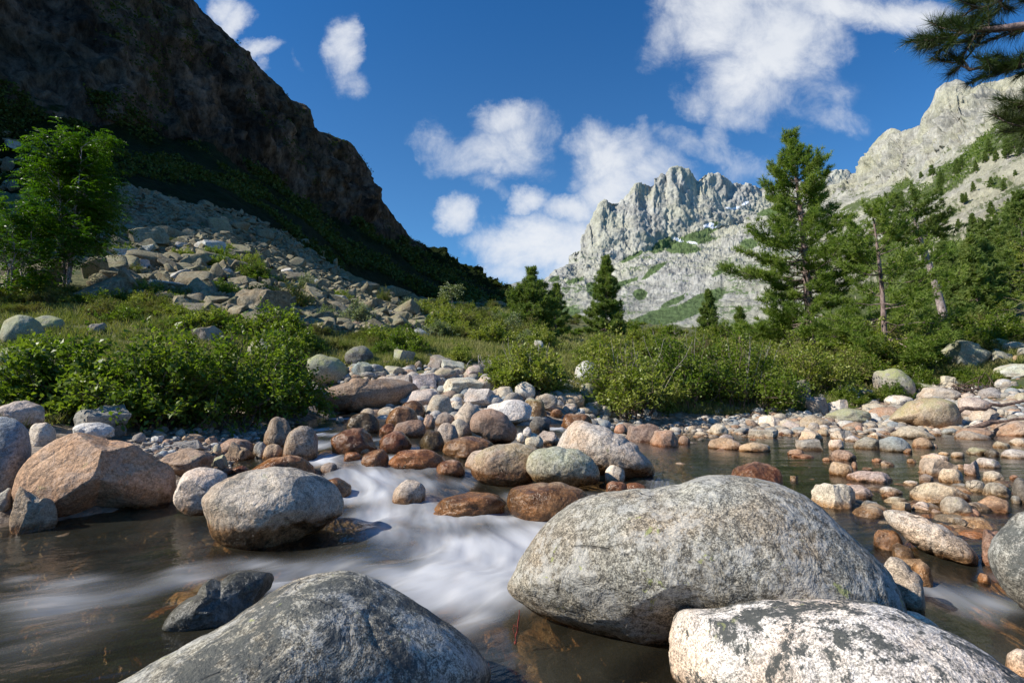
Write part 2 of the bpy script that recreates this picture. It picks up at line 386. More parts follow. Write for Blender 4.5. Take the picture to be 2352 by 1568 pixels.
M_NEARNEEDLE = leaf_material('near_pine_needle', (.028, .055, .014), (.055, .09, .02), (.08, .10, .03), 0.15)  # darker needle copy: silhouette shade against the sky put into the colour
M_GRASS = leaf_material('grass_blade', (.15, .18, .045), (.26, .27, .08), (.36, .31, .15), 0.25, 0.7, .1)
M_DRYGRASS = leaf_material('dry_grass_blade', (.34, .25, .13), (.48, .38, .22), (.28, .22, .10), 0.25, 0.7, .1)
def bark_material(name, c1, c2, sc_=1.0):
    m, t = new_mat(name); p = t.n('ShaderNodeTexCoord').outputs['Object']
    n = t.noise(t.mapping(p, (9 * sc_, 9 * sc_, 2.5 * sc_)), 1.5, 6, 0.7, 0.3)
    c = t.mix(t.sm(n, 0.38, 0.62), c1, c2)
    b = t.n('ShaderNodeBump', {'Strength': 0.8, 'Distance': 0.03, 'Height': n})
    finish(t, t.n('ShaderNodeBsdfPrincipled', {'Base Color': c, 'Roughness': 0.9, 'Normal': b})); return m
M_BARK = bark_material('pine_bark', (.10, .07, .06), (.34, .25, .23))
M_BARKP = bark_material('pale_pine_bark', (.17, .13, .125), (.52, .43, .42))
M_TWIG = bark_material('twig_bark', (.10, .07, .05), (.24, .18, .14), 3)
M_DEAD = bark_material('weathered_wood', (.20, .17, .15), (.50, .46, .42), 3)
M_DARKWOOD = bark_material('dark_driftwood', (.09, .06, .05), (.25, .17, .13), 2)
M_REDTWIG = bark_material('red_twig', (.18, .03, .02), (.30, .06, .04), 3)

# ground: gravel near the stream, soil and low grass above it
M_GROUND, t = new_mat('ground')
pos = t.n('ShaderNodeNewGeometry').outputs['Position']
veg = t.attr('veg'); n1 = t.noise(pos, 1.3, 6, 0.65); n2 = t.noise(pos, 14, 5, 0.7); n3 = t.noise(pos, 60, 3, 0.7)
vor = t.n('ShaderNodeTexVoronoi', {'Vector': pos, 'Scale': 11.0}, feature='F1')
gcol = t.mix(t.sm(n2, 0.35, 0.65), (.13, .09, .055), (.36, .28, .20))
gcol = t.mix(0.55, gcol, t.mix(t.sm(t.n('ShaderNodeSeparateColor', {0: vor.outputs['Color']}).outputs[0], 0.2, 0.8), (.14, .10, .07), (.40, .34, .28)))
scol = t.mix(t.sm(n1, 0.35, 0.65), (.055, .075, .02), (.13, .125, .04)); scol = t.mix(t.sm(n2, 0.5, 0.7), scol, (.16, .13, .07))
vm_ = t.sm(t.m('ADD', veg, t.m('MULTIPLY', t.m('SUBTRACT', n1, 0.5), 0.6)), 0.4, 0.6)
g = t.mix(vm_, gcol, scol)
b = t.n('ShaderNodeBump', {'Strength': 0.7, 'Distance': 0.04, 'Height': t.m('SUBTRACT', n2, vor.outputs['Distance'])})
finish(t, t.n('ShaderNodeBsdfPrincipled', {'Base Color': g, 'Roughness': 0.92, 'Normal': b}))

# mountain rock with vegetation / snow masks
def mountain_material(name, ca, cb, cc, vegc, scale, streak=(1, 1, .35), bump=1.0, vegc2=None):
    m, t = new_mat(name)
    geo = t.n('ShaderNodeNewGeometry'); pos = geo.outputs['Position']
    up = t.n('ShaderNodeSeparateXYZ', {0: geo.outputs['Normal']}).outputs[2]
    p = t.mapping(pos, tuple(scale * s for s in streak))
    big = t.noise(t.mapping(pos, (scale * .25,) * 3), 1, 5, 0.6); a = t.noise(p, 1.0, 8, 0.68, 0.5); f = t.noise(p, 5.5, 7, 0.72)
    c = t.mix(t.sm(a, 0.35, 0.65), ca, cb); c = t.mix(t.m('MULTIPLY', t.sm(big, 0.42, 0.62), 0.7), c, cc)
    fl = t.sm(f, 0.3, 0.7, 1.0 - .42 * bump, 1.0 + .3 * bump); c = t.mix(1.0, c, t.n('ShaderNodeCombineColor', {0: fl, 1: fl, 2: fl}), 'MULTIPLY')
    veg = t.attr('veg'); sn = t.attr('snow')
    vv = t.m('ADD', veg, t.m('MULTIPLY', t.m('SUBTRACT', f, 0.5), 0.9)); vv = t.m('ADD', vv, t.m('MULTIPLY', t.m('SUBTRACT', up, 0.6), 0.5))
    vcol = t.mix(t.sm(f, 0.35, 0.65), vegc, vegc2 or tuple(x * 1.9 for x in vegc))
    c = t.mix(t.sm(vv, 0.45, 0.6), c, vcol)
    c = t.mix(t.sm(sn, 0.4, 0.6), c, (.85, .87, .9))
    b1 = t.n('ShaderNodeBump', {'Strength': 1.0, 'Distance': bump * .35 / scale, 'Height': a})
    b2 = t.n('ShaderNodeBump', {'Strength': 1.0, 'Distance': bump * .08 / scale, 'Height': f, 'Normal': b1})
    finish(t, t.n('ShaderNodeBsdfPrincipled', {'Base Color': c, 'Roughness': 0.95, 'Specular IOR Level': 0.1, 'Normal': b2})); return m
M_PEAK = mountain_material('peak_rock', (.28, .272, .245), (.48, .465, .41), (.46, .445, .33), (.07, .10, .04), 0.05, (1, 1, .3), 0.6)
M_RIGHT = mountain_material('right_cliff_rock', (.25, .24, .205), (.47, .445, .375), (.42, .40, .27), (.075, .10, .035), 0.12, bump=.7, vegc2=(.12, .14, .06))
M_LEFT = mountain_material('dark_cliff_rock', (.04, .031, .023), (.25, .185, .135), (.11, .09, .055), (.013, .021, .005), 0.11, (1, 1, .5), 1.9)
M_FAR = mountain_material('far_rock', (.26, .26, .26), (.46, .45, .42), (.40, .40, .36), (.10, .13, .08), 0.02)

# water
M_WATER, t = new_mat('stream_water')
geo = t.n('ShaderNodeNewGeometry'); pos = geo.outputs['Position']
foam = t.attr('foam'); murk = t.attr('murk')
fl = t.n('ShaderNodeCombineXYZ', {0: t.attr('fu'), 1: t.attr('fv'), 2: 0.0}).outputs[0]
st = t.noise(t.mapping(fl, (0.7, 2.6, 1)), 1.5, 3, 0.45, 0.1); st2 = t.noise(t.mapping(fl, (1.0, 7.0, 1)), 2.2, 3, 0.45, 0.1)
fo = t.m('MULTIPLY', foam, t.m('ADD', t.m('MULTIPLY', st, 1.35), t.m('MULTIPLY', st2, 0.45)))
fo = t.m('MULTIPLY', t.m('POWER', t.sm(fo, 0.02, 1.15), 1.1), 0.90)
rip = t.noise(t.mapping(fl, (3.0, 9.0, 1)), 2.0, 3, 0.5)
bmp = t.n('ShaderNodeBump', {'Strength': 0.35, 'Distance': 0.02, 'Height': t.m('ADD', rip, t.m('MULTIPLY', st, 1.5))})
tr = t.n('ShaderNodeBsdfTransparent', {0: (.86, .75, .55)})
body = t.n('ShaderNodeBsdfDiffuse', {0: (.12, .112, .078), 'Normal': bmp})
under = t.n('ShaderNodeMixShader', {0: murk, 1: tr, 2: body})
gl = t.n('ShaderNodeBsdfGlossy', {0: (1, 1, 1), 'Roughness': 0.16, 'Normal': bmp})
fr = t.n('ShaderNodeFresnel', {'IOR': 1.33, 'Normal': bmp})
wsh = t.n('ShaderNodeMixShader', {0: fr, 1: under, 2: gl})
fd = t.n('ShaderNodeBsdfDiffuse', {0: (.80, .82, .86)}); ft = t.n('ShaderNodeBsdfTranslucent', {0: (.80, .82, .86)})
fm = t.n('ShaderNodeMixShader', {0: 0.3, 1: fd, 2: ft})
finish(t, t.n('ShaderNodeMixShader', {0: fo, 1: wsh, 2: fm}))

# ------------------------------------------------------------------ ground sheet (polar tessellation, reaches the horizon)
az = np.concatenate([np.linspace(-180, -75, 36)[:-1], np.linspace(-75, -48, 30)[:-1], np.linspace(-48, 48, 520), np.linspace(48, 75, 30)[1:], np.linspace(75, 180, 36)[1:]])
Rr = np.concatenate([[0.02], np.geomspace(0.5, 70, 340), np.geomspace(74, 9000, 50)])
A_, R_ = np.meshgrid(np.radians(az), Rr); X = R_ * np.sin(A_); Y = R_ * np.cos(A_)
Z = TER(X, Y); W_ = WAT(X, Y)
P = np.stack([X.ravel(), Y.ravel(), Z.ravel()], 1)
amp = sstep(R_, 2, 10) * 0.10 + sstep(R_, 12, 50) * 0.5
Z = Z + (amp.ravel() * fbm(P * [.9, .9, .0], 3)).reshape(Z.shape) + 0.04 * fbm(P * [5, 5, 0], 3).reshape(Z.shape)
P[:, 2] = Z.ravel()
px_, py_ = proj(P)
veg = sstep((Z - W_).ravel(), .35, .8) 
veg = np.where((P[:, 1] > 14), np.maximum(veg, sstep(P[:, 1], 14, 19)), veg)
veg[(P[:, 1] < .3)] = 0
me = mesh_np('ground', P, grid_faces(len(az), len(Rr)), True, {'veg': veg})
ground = tag(obj('ground', me, M_GROUND), 'gravelly valley floor with grass rising on both banks', kind='structure')
TV = P.reshape(len(Rr), len(az), 3)

# ------------------------------------------------------------------ mountains
def PXY(t, px, py, Y): p = at(px, py, Y); return (t, *p)
def build_mount(name, curves, nu, nvl, mat, noise, vegf, snowf=None, label='', jag=None):
    G = loft(curves, nu, nvl); nv = G.shape[0]
    du = np.gradient(G, axis=1); dv = np.gradient(G, axis=0); N = np.cross(du, dv); N /= np.linalg.norm(N, axis=2)[..., None] + 1e-9
    rr = np.arange(nv)
    disp, rowamp = noise(G, rr)
    G2 = G + N * (disp * rowamp)[..., None]
    if jag is not None: G2[..., 2] += jag(G, rr)
    P = G2.reshape(-1, 3); px, py = proj(np.where(P[:, 1:2] < 1, [[0, 1, 0]], P))
    vg = vegf(px, py, G2, rr); at_ = {'veg': vg.ravel()}
    at_['snow'] = snowf(px, py) if snowf else np.zeros(len(P))
    me = mesh_np(name, P, grid_faces(nu, nv), True, at_)
    return tag(obj(name, me, mat), label, kind='structure'), G2
def blobs(px, py, L):
    s = np.zeros_like(px)
    for (cx, cy, rx, ry, rot) in L:
        a = math.radians(rot); dx, dy_ = px - cx, py - cy
        u = dx * math.cos(a) - dy_ * math.sin(a); v = dx * math.sin(a) + dy_ * math.cos(a)
        s = np.maximum(s, 1.15 - (u / rx) ** 2 * .65 - (v / ry) ** 2 * .65)
    return np.clip(s, 0, 1)

# left mountain: t runs with the ridge from off-frame left (0..) to the valley mouth; unseen off-frame heights shaped to shade the scree
LT = {}
c0 = [(0,-60,-150,0),(1,-52,-20,2),(2,-48,10,4),(3,-40,30,6),(4,*at(0,480,50)),(5,*at(300,475,44)),(6,*at(550,540,50)),(7,*at(700,610,62)),(8,*at(800,690,74)),(9,*at(1000,720,95)),(10,*at(1215,735,115))]
c1 = [(0,-82,-150,8),(1,-74,-20,12),(2,-62,20,15),(3,-52,40,20),(4,*at(0,400,60)),(5,*at(300,424,50)),(6,*at(550,490,60)),(7,*at(715,565,75)),(8,*at(800,630,90)),(9,*at(1000,682,120)),(10,*at(1215,712,160))]
c2 = [(0,-97,-150,20),(1,-87,0,28),(2,-78,32,32),(3,-66,56,36),(4,*at(40,270,68)),(5,*at(240,295,75)),(6,*at(470,350,95)),(7,*at(640,440,115)),(8,*at(790,520,140)),(9,*at(935,572,170)),(10,*at(1190,700,215))]
c3 = [(0,-135,-150,80),(1,-128,-20,89),(2,-124,18,98),(3,-116,45,110),(4,-92,98,103),(5,*at(440,0,120)),(5.3,*at(462,28,124)),(5.5,*at(525,85,130)),(5.7,*at(585,145,136)),(5.85,*at(605,170,139)),(6,*at(634,200,143)),(6.2,*at(670,232,148)),(6.35,*at(712,257,152)),(6.42,*at(724,300,155)),(6.6,*at(768,317,160)),
      (6.8,*at(806,330,168)),(7,*at(840,380,178)),(7.3,*at(858,425,186)),(7.6,*at(880,465,192)),(7.8,*at(905,497,200)),(8.1,*at(928,527,208)),(8.4,*at(950,557,214)),(8.7,*at(982,582,222)),(9,*at(1015,604,230)),(9.3,*at(1060,630,240)),(9.6,*at(1110,655,250)),(10,*at(1190,690,262))]
c4 = [(t_, x - 60, y + 60, z * .35) for (t_, x, y, z) in c3]
def n_left(G, rr):
    P = G.reshape(-1, 3); a = fbm(P * .028, 5, .55, True); b = fbm(P * [.10, .10, .05], 4, .55, True); c = fbm(P * .35, 3)
    d = ((a - .5) * 9 + (b - .3) * 5 + c * 1.6).reshape(G.shape[:2])
    ra = np.interp(rr, [0, 30, 60, 80, 180, 215, 230, 260], [0, .25, .3, 1, 1, .5, .08, 1])[:, None]
    far = np.clip(G[..., 1] / 130, .35, 1.1)
    return d, ra * far * np.ones_like(d)
def v_left(px, py, G, rr):
    v = np.interp(rr, [0, 25, 58, 74, 95, 150, 230], [.9, 1.0, .95, .55, .2, .12, .1])[:, None] * np.ones(G.shape[:2])
    P = G.reshape(-1, 3); v = v + (.35 * fbm(P * .05, 4)).reshape(v.shape)
    v = np.maximum(v, sstep(px, 940, 1010).reshape(v.shape) * sstep(G[..., 1], 60, 90))
    return v
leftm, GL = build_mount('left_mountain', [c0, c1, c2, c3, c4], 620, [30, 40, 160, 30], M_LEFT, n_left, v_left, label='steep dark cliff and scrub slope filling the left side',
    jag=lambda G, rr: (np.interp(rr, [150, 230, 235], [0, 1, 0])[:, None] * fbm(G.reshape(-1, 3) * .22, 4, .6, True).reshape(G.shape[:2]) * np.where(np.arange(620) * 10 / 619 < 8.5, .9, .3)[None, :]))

# central peak
RG = [(1225,664),(1240,658),(1270,641),(1285,632),(1295,605),(1307,571),(1325,567),(1333,544),(1339,542),(1362,516),(1372,489),(1380,471),(1392,465),(1416,460),(1436,465),(1447,446),(1459,425),(1471,417),(1487,424),(1495,424),(1502,407),
      (1517,401),(1528,410),(1532,407),(1541,390),(1552,384),(1575,388),(1593,398),(1604,412),(1611,403),(1619,398),(1636,399),(1660,410),(1681,419),(1712,427),(1740,430),(1800,425),(1870,412),(1916,396),(1945,391),(1970,410),(2100,420),(2300,400)]
def ry_(px): return np.interp(px, [1225, 1300, 1550, 1750, 2300], [620, 700, 850, 950, 1000])
p0 = [PXY(x, x, 830, 190) for x in (1080, 2300)]
p1 = [PXY(x, x, y, Y) for x, y, Y in ((1080,740,330),(1300,700,380),(1500,690,400),(1700,680,400),(2000,640,420),(2300,600,450))]
p2 = [PXY(x, x, y, Y) for x, y, Y in ((1080,705,520),(1225,672,560),(1240,660,575),(1290,640,600),(1330,640,610),(1400,622,640),(1470,592,660),(1520,572,690),(1600,548,740),(1640,540,760),(1733,500,840),(1960,450,900),(2300,430,930))]
p3 = [PXY(1080, 1080, 720, 560), PXY(1180, 1180, 690, 600)] + [PXY(x, x, y, float(ry_(x))) for x, y in RG]
p4 = [(t_, x * 1.05 + 60, y + 400, z * .25) for (t_, x, y, z) in p3]
NU = 900
def n_peak(G, rr):
    P = G.reshape(-1, 3); u = np.arctan2(P[:, 0], P[:, 1]) * 800
    a = fbm(np.stack([u * .014, P[:, 2] * .0028, P[:, 1] * .004], 1), 5, .58, True)
    b = fbm(np.stack([u * .06, P[:, 2] * .009, P[:, 1] * .01], 1), 4, .55, True)
    e = fbm(P * [.012, .012, .016], 5, .6); f = fbm(P * [.12, .12, .05], 4, .6, True); wv = sstep(P[:, 2] + 40 * fbm(P * .01, 3), 120, 190)
    upm = (rr[:, None] > 205) * np.ones(G.shape[:2])
    upm = sstep(rr, 175, 225)[:, None] * np.ones(G.shape[:2])
    hi = ((a - .6) * 17 + (b - .5) * 6 + f * 2.2).reshape(upm.shape); lo = (e * 22 + f * 5 + fbm(P * [.05, .05, .02], 3, .6, True) * 6).reshape(upm.shape)
    d = hi * upm + lo * (1 - upm)
    ra = np.interp(rr, [0, 60, 120, 200, 230, 340, 388, 400, 440], [.1, .4, .8, .9, 1, 1, .45, .05, 1])[:, None]
    return d, ra * np.ones_like(d)
VP = [(1575,556,75,9,8),(1520,562,32,12,35),(1610,540,45,9,28),(1580,548,60,10,20),(1570,573,38,9,0),(1640,515,14,5,0),(1600,700,70,18,28),(1500,735,75,18,20),(1480,770,40,10,0),(1450,590,30,5,25),(1500,622,35,6,35),(1320,644,22,5,12),(1360,665,12,18,30),
      (1390,705,30,10,0),(1275,640,14,6,20),(1550,690,30,6,25),(1470,676,16,12,0),(1720,560,20,10,0),(1800,480,60,10,10),(1930,470,60,12,10),(1900,540,50,12,20),(1660,620,30,5,30),(1430,650,40,5,20),(1300,715,30,12,0)]
SN = [(1557,550,15,3.6,-20),(1590,557,14,2.6,-8),(1628,517,13,5,12),(1690,478,12,2.8,12),(1674,478,9,2,-5),(1640,522,10,2,10),(1712,467,9,3.5,25)]
peak, GP = build_mount('rocky_peak', [p0, p1, p2, p3, p4], NU, [60, 110, 70, 160, 40], M_PEAK, n_peak,
    lambda px, py, G, rr: np.maximum(blobs(px + 5 * fbm(G.reshape(-1, 3) * .03, 3), py + 4 * fbm(G.reshape(-1, 3) * .03 + 9, 3), VP), .30 + .32 * fbm(G.reshape(-1, 3) * [.03, .03, .06], 4) * (py > 560)),
    lambda px, py: blobs(px, py, SN), 'jagged grey granite peak with grass ledges and snow patches',
    jag=lambda G, rr: np.interp(rr, [380, 400, 402], [0, 1, 0])[:, None] * (fbm(G.reshape(-1, 3) * .05, 4, .6, True) * 1.6 - .6).reshape(G.shape[:2]))

# distant summit seen over the saddle
fr_ = [(1100,690),(1130,672),(1154,662),(1170,655),(1188,649),(1203,646),(1222,655),(1260,668),(1330,690)]
q1 = [PXY(x, x, y, 1500) for x, y in fr_]; q0 = [PXY(x, x, 760, 1300) for x, y in fr_]; q2 = [(a_, x, y + 400, z * .3) for a_, x, y, z in q1]
farm, _ = build_mount('distant_summit', [q0, q1, q2], 160, [50, 12], M_FAR,
    lambda G, rr: ((fbm(G.reshape(-1, 3) * .02, 5, .6, True) * 14).reshape(G.shape[:2]), np.interp(rr, [0, 40, 50, 62], [1, 1, .2, 1])[:, None] * np.ones(G.shape[:2])),
    lambda px, py, G, rr: .35 * np.ones(G.shape[:2]), None, 'small pale summit far beyond the saddle')

# right mountain side
RR = [(1950,418),(1966,400),(1976,390),(1996,345),(2016,320),(2030,308),(2046,297),(2060,300),(2071,305),(2086,299),(2101,295),(2114,291),(2119,270),(2124,262),(2141,245),(2146,225),(2151,210),(2171,192),(2196,185),(2216,190),(2226,200),(2233,204),(2245,198),(2276,192),(2326,178),(2352,170),(2500,110),(2800,0),(3400,-200)]
def rY(px): return np.interp(px, [1950, 2130, 2352, 3400], [420, 340, 290, 160])
def xs(c): return [PXY(x, x, y, Y) for x, y, Y in c]
r0 = xs([(1850,850,48),(2000,830,40),(2200,800,32),(2352,790,28),(2800,820,20),(3400,800,16)])
r1 = xs([(1850,700,130),(1960,690,100),(2050,680,82),(2200,650,62),(2352,600,50),(2800,560,36),(3400,520,28)])
r2 = xs([(1850,560,260),(1950,545,230),(2050,520,180),(2200,480,135),(2352,430,110),(2800,360,72),(3400,250,55)])
r3 = xs([(1850,470,400),(1950,438,375),(2020,420,345),(2094,402,310),(2130,372,285),(2213,335,255),(2307,270,230),(2352,235,220),(2500,190,170),(2800,90,130),(3400,-90,110)])
r4 = [PXY(1850, 1850, 440, 440)] + [PXY(x, x, y, float(rY(x))) for x, y in RR]
r5 = [(t_, x * 1.2 + 60, y + 120, z * .3) for (t_, x, y, z) in r4]
def n_right(G, rr):
    P = G.reshape(-1, 3); u = np.arctan2(P[:, 0], P[:, 1]) * 300
    a = fbm(np.stack([u * .045, P[:, 2] * .012, P[:, 1] * .01], 1), 5, .6, True); b = fbm(P * [.12, .12, .05], 4, .6, True)
    e = fbm(P * .04, 5, .6); f = fbm(P * .22, 4, .6, True)
    upm = sstep(rr, 150, 175)[:, None] * np.ones(G.shape[:2])
    d = ((a - .6) * 20 + (b - .4) * 6 + f * 1.2).reshape(upm.shape) * upm + (e * 4.5 + f * 1.6).reshape(upm.shape) * (1 - upm)
    ra = np.interp(rr, [0, 50, 100, 165, 180, 250, 285, 310], [.1, .5, .9, 1, 1, .9, .05, 1])[:, None]
    return d, ra * np.ones_like(d)
VR = [(2110,450,50,22,30),(2190,400,70,28,38),(2260,340,60,28,38),(2120,545,40,16,15),(2230,560,60,14,20),(2330,480,50,16,20),(2220,650,100,35,10),(2330,640,80,60,10),(2050,600,60,50,0),(2080,700,200,60,5),(2300,560,60,30,25),(2070,430,30,12,35),(2320,300,40,40,20),(1990,470,50,10,15),(2300,420,30,14,10)]
rightm, GR_ = build_mount('right_mountain_side', [r0, r1, r2, r3, r4, r5], 620, [50, 60, 60, 115, 25], M_RIGHT, n_right,
    lambda px, py, G, rr: np.clip(.36 * blobs(px + 12 * fbm(G.reshape(-1, 3) * .06, 3), py, VR) + .30 + .55 * fbm(G.reshape(-1, 3) * .10, 4), 0, 1) * np.interp(rr, [0, 165, 185], [1, 1, .5])[:, None].repeat(620, 1).ravel(),
    None, 'pale cliffs above a scrubby boulder slope on the right',
    jag=lambda G, rr: np.interp(rr, [270, 285, 287], [0, 1, 0])[:, None] * (fbm(G.reshape(-1, 3) * .12, 4, .6, True) * 1.6).reshape(G.shape[:2]))

# ray casting against what has been built
def bvh_of(*Gs):
    V = []; Fl = []; n = 0
    for G in Gs:
        nv, nu = G.shape[:2]; V.append(G.reshape(-1, 3)); Fl.append(grid_faces(nu, nv) + n); n += nv * nu
    return BVHTree.FromPolygons(np.concatenate(V).tolist(), np.concatenate(Fl).tolist())
BV = bvh_of(TV[:, 20:-20][::2, ::2], GL[::2, ::2], GR_[::2, ::2])
def hit(px, py, bv=BV):
    d = ray(px, py); r = bv.ray_cast(Vector((0, 0, CAMZ)), Vector(d).normalized(), 3000)
    return None if r[0] is None else (np.array(r[0]), np.array(r[1]))
def down(x, y, bv=BV):
    r = bv.ray_cast(Vector((x, y, 900)), Vector((0, 0, -1)), 2000)
    return None if r[0] is None else r[0][2]

# ------------------------------------------------------------------ water
# (px, py, world radius, strength) foam centres; flow line for the streaks
FOAM = [(900,1230,.4,.3),(1050,1250,.4,.45),(1180,1260,.4,.55),(1000,1340,.3,.5),(1150,1310,.35,.75),(700,1290,.3,.15),(1060,1450,.16,.4),(640,1330,.2,.35),(740,1000,.22,.8),(720,1030,.2,.6),(745,1050,.2,.8),(350,1350,.25,.3),(100,1370,.3,.42),(200,1400,.25,.38),(480,1310,.25,.35),(60,1500,.3,.25),(800,1310,.25,.3),(560,1290,.2,.2),
 (700,1000,.25,.5),(735,985,.25,.6),(690,1030,.2,.3),(780,1000,.2,.4),(860,1060,.25,.5),(920,1075,.2,.6),(760,1110,.25,.9),(1100,1090,.2,.6),(1180,1140,.2,.5),(1340,1180,.2,.6),(1320,1140,.2,.5),(1450,1160,.25,.3),(1530,1120,.25,.35),(1480,1090,.2,.3),(1390,1195,.2,.6),(720,948,.35,.9),(790,962,.3,.9),(700,960,.3,.5),(745,1020,.28,.6),(760,1060,.25,.65),(800,1085,.28,.8),(860,1095,.3,1.0),(830,1120,.28,1.0),(800,1140,.25,.9),(870,1140,.25,.9),(930,1095,.25,.6),(1000,1075,.25,.55),(900,1050,.2,.45),(980,1050,.2,.5),(850,1010,.25,.4),(960,1120,.25,.7),
 (960,1160,.25,.9),(900,1175,.28,1.05),(980,1190,.25,1.0),(850,1190,.22,.75),(1060,1110,.2,.5),(1110,1180,.22,.7),(1150,1195,.18,.7),(1050,1200,.25,.85),(900,1220,.25,.6),
 (1275,985,.3,1.6),(1285,960,.3,1.4),(1268,1010,.25,1.2),(1262,1035,.2,.8),(1380,1150,.2,.45),(1350,1170,.15,.5),(1510,1105,.2,.4),(1440,1130,.25,.35),(1650,1010,.35,.35),
 (1250,1210,.25,.8),(1300,1195,.2,.8),(1200,1230,.3,.75),(1120,1260,.32,.7),(1200,1290,.2,.8),(1050,1290,.3,.9),(1100,1320,.25,1.15),(1000,1250,.3,.7),(960,1330,.25,.8),(1150,1340,.25,1.1),(1060,1370,.22,1.0),(950,1380,.2,.75),
 (1180,1380,.2,.6),(880,1320,.2,.5),(1100,1420,.12,.5),(800,1300,.25,.3),(1240,1250,.2,.8),
 (660,1310,.16,.75),(640,1350,.13,.7),(600,1295,.12,.45),(420,1320,.14,.4),(460,1340,.12,.35),(170,1340,.2,.42),(120,1400,.18,.3),(50,1330,.12,.5),(260,1330,.15,.2),(330,1290,.15,.15),(60,1450,.2,.18),(240,1440,.2,.12),
 (2200,1375,.22,.65),(2300,1385,.15,.5),(2140,1350,.12,.45),(2250,1420,.15,.3),(2300,1330,.1,.3),(1170,1200,.1,.9),(1390,1210,.1,.5),(540,1290,.1,.15)]
def water_mesh(name, x0, x1, y0, y1, nx, ny):
    X, Y = np.meshgrid(np.linspace(x0, x1, nx), np.linspace(y0, y1, ny)); Z = WAT(X, Y)
    return X, Y, Z
FP = np.array([(*at_z(a, b, z_)[:2], r, s) for (a, b, r, s), z_ in zip(FOAM, [float(0) for _ in FOAM])])
def wat_hit(px, py):
    d = ray(px, py); Ys = np.geomspace(1.2, 40, 400); P = np.array([0, 0, CAMZ]) + d[None] * (Ys / d[1])[:, None]
    k = np.argmax(P[:, 2] < WAT(P[:, 0], P[:, 1])); return P[k]
for i, (a, b, r, s) in enumerate(FOAM):
    FP[i, :2] = wat_hit(a, b)[:2]
    if b < 1072 and a < 1010: FP[i, 3] *= 1.8
# flow field: distance along / across a centre line from the cascade through the foreground
x_ = np.concatenate([np.linspace(-30, -7, 20)[:-1], np.linspace(-7, 9, 560), np.linspace(9, 30, 20)[1:]])
y_ = np.concatenate([np.linspace(-25, .8, 14)[:-1], np.geomspace(.8, 15.5, 620)])
X, Y = np.meshgrid(x_, y_); Z = WAT(X, Y)
foamv = np.zeros(X.shape)
for x0, y0, r, s in FP:
    d2 = ((X - x0) ** 2 + (Y - y0) ** 2) / (r * r)
    foamv = foamv + s * np.exp(-d2 * 1.6) * .9
foamv = 1.25 * (1 - np.exp(-foamv))
fast = np.clip(foamv, 0, 1)
# streak coordinates: foreground flows to the lower left, the pond flows left
th = np.interp(Y, [1.5, 2.6, 4.2, 6, 12], [math.radians(206), math.radians(214), math.radians(236), math.radians(255), math.radians(262)])
pond = sstep(X - (0.32 * Y - .6), 0, .6) * sstep(Y, 3.0, 4.4); th = th * (1 - pond) + math.radians(186) * pond
fu = X * np.cos(th) + Y * np.sin(th); fv = -X * np.sin(th) + Y * np.cos(th)
wob = fbm(np.stack([X.ravel() * 1.1, Y.ravel() * 1.1, 0 * X.ravel()], 1), 3).reshape(X.shape); fv = fv + wob * .12
stre = fbm(np.stack([fu.ravel() * 1.0, fv.ravel() * 3.6, 0 * fu.ravel() + 3], 1), 3).reshape(X.shape)
Z = Z + stre * (.008 + .075 * fast) + wob * .02 * (1 - pond)
murkv = np.clip(.15 * (1 - pond) + .03 * pond + .2 * stre, .02, .4)
me = mesh_np('stream', np.stack([X, Y, Z], -1).reshape(-1, 3), grid_faces(len(x_), len(y_)), True,
             {'foam': foamv.ravel(), 'fu': fu.ravel(), 'fv': fv.ravel(), 'murk': murkv.ravel()})
water = tag(obj('stream', me, M_WATER), 'silky mountain stream spreading between boulders', kind='structure')

# ------------------------------------------------------------------ rocks
TN = {'grey': (.285, .272, .243), 'dark grey': (.14, .135, .12), 'pale grey': (.46, .45, .42), 'cream': (.56, .51, .42), 'beige': (.41, .36, .285), 'tan': (.38, .29, .20), 'orange': (.39, .265, .18),
      'brown': (.28, .205, .15), 'red': (.26, .165, .125), 'blue-grey': (.27, .30, .31), 'green-grey': (.30, .30, .24), 'pink': (.45, .39, .34), 'white': (.62, .60, .54), 'scree': (.205, .18, .12)}
def ground_hit(px, py):
    d = ray(px, py); Ys = np.geomspace(1.0, 90, 900); P = np.array([0, 0, CAMZ]) + d[None] * (Ys / d[1])[:, None]
    lev = np.maximum(TER(P[:, 0], P[:, 1]), WAT(P[:, 0], P[:, 1]) - 0.0)
    b = P[:, 2] < lev
    return P[np.argmax(b)] if b.any() else P[-1]
ALLROCK = []      # (px centre, py centre, size px, object, colour, style, label or None)
def outline_r(pts, cx, cy):
    pts = np.array(pts, float); th = np.arctan2(-(pts[:, 1] - cy), pts[:, 0] - cx); r = np.hypot(pts[:, 0] - cx, pts[:, 1] - cy)
    o = np.argsort(th); th, r = th[o], r[o]
    th = np.concatenate([th - 2 * math.pi, th, th + 2 * math.pi]); r = np.concatenate([r, r, r])
    q = np.linspace(-math.pi, math.pi, 361); rr = np.interp(q, th, r)
    k = np.exp(-np.linspace(-2, 2, 9) ** 2); k /= k.sum(); rr = np.convolve(np.concatenate([rr[-13:-1], rr, rr[1:13]]), k, 'same')[12:-12]
    return q, rr
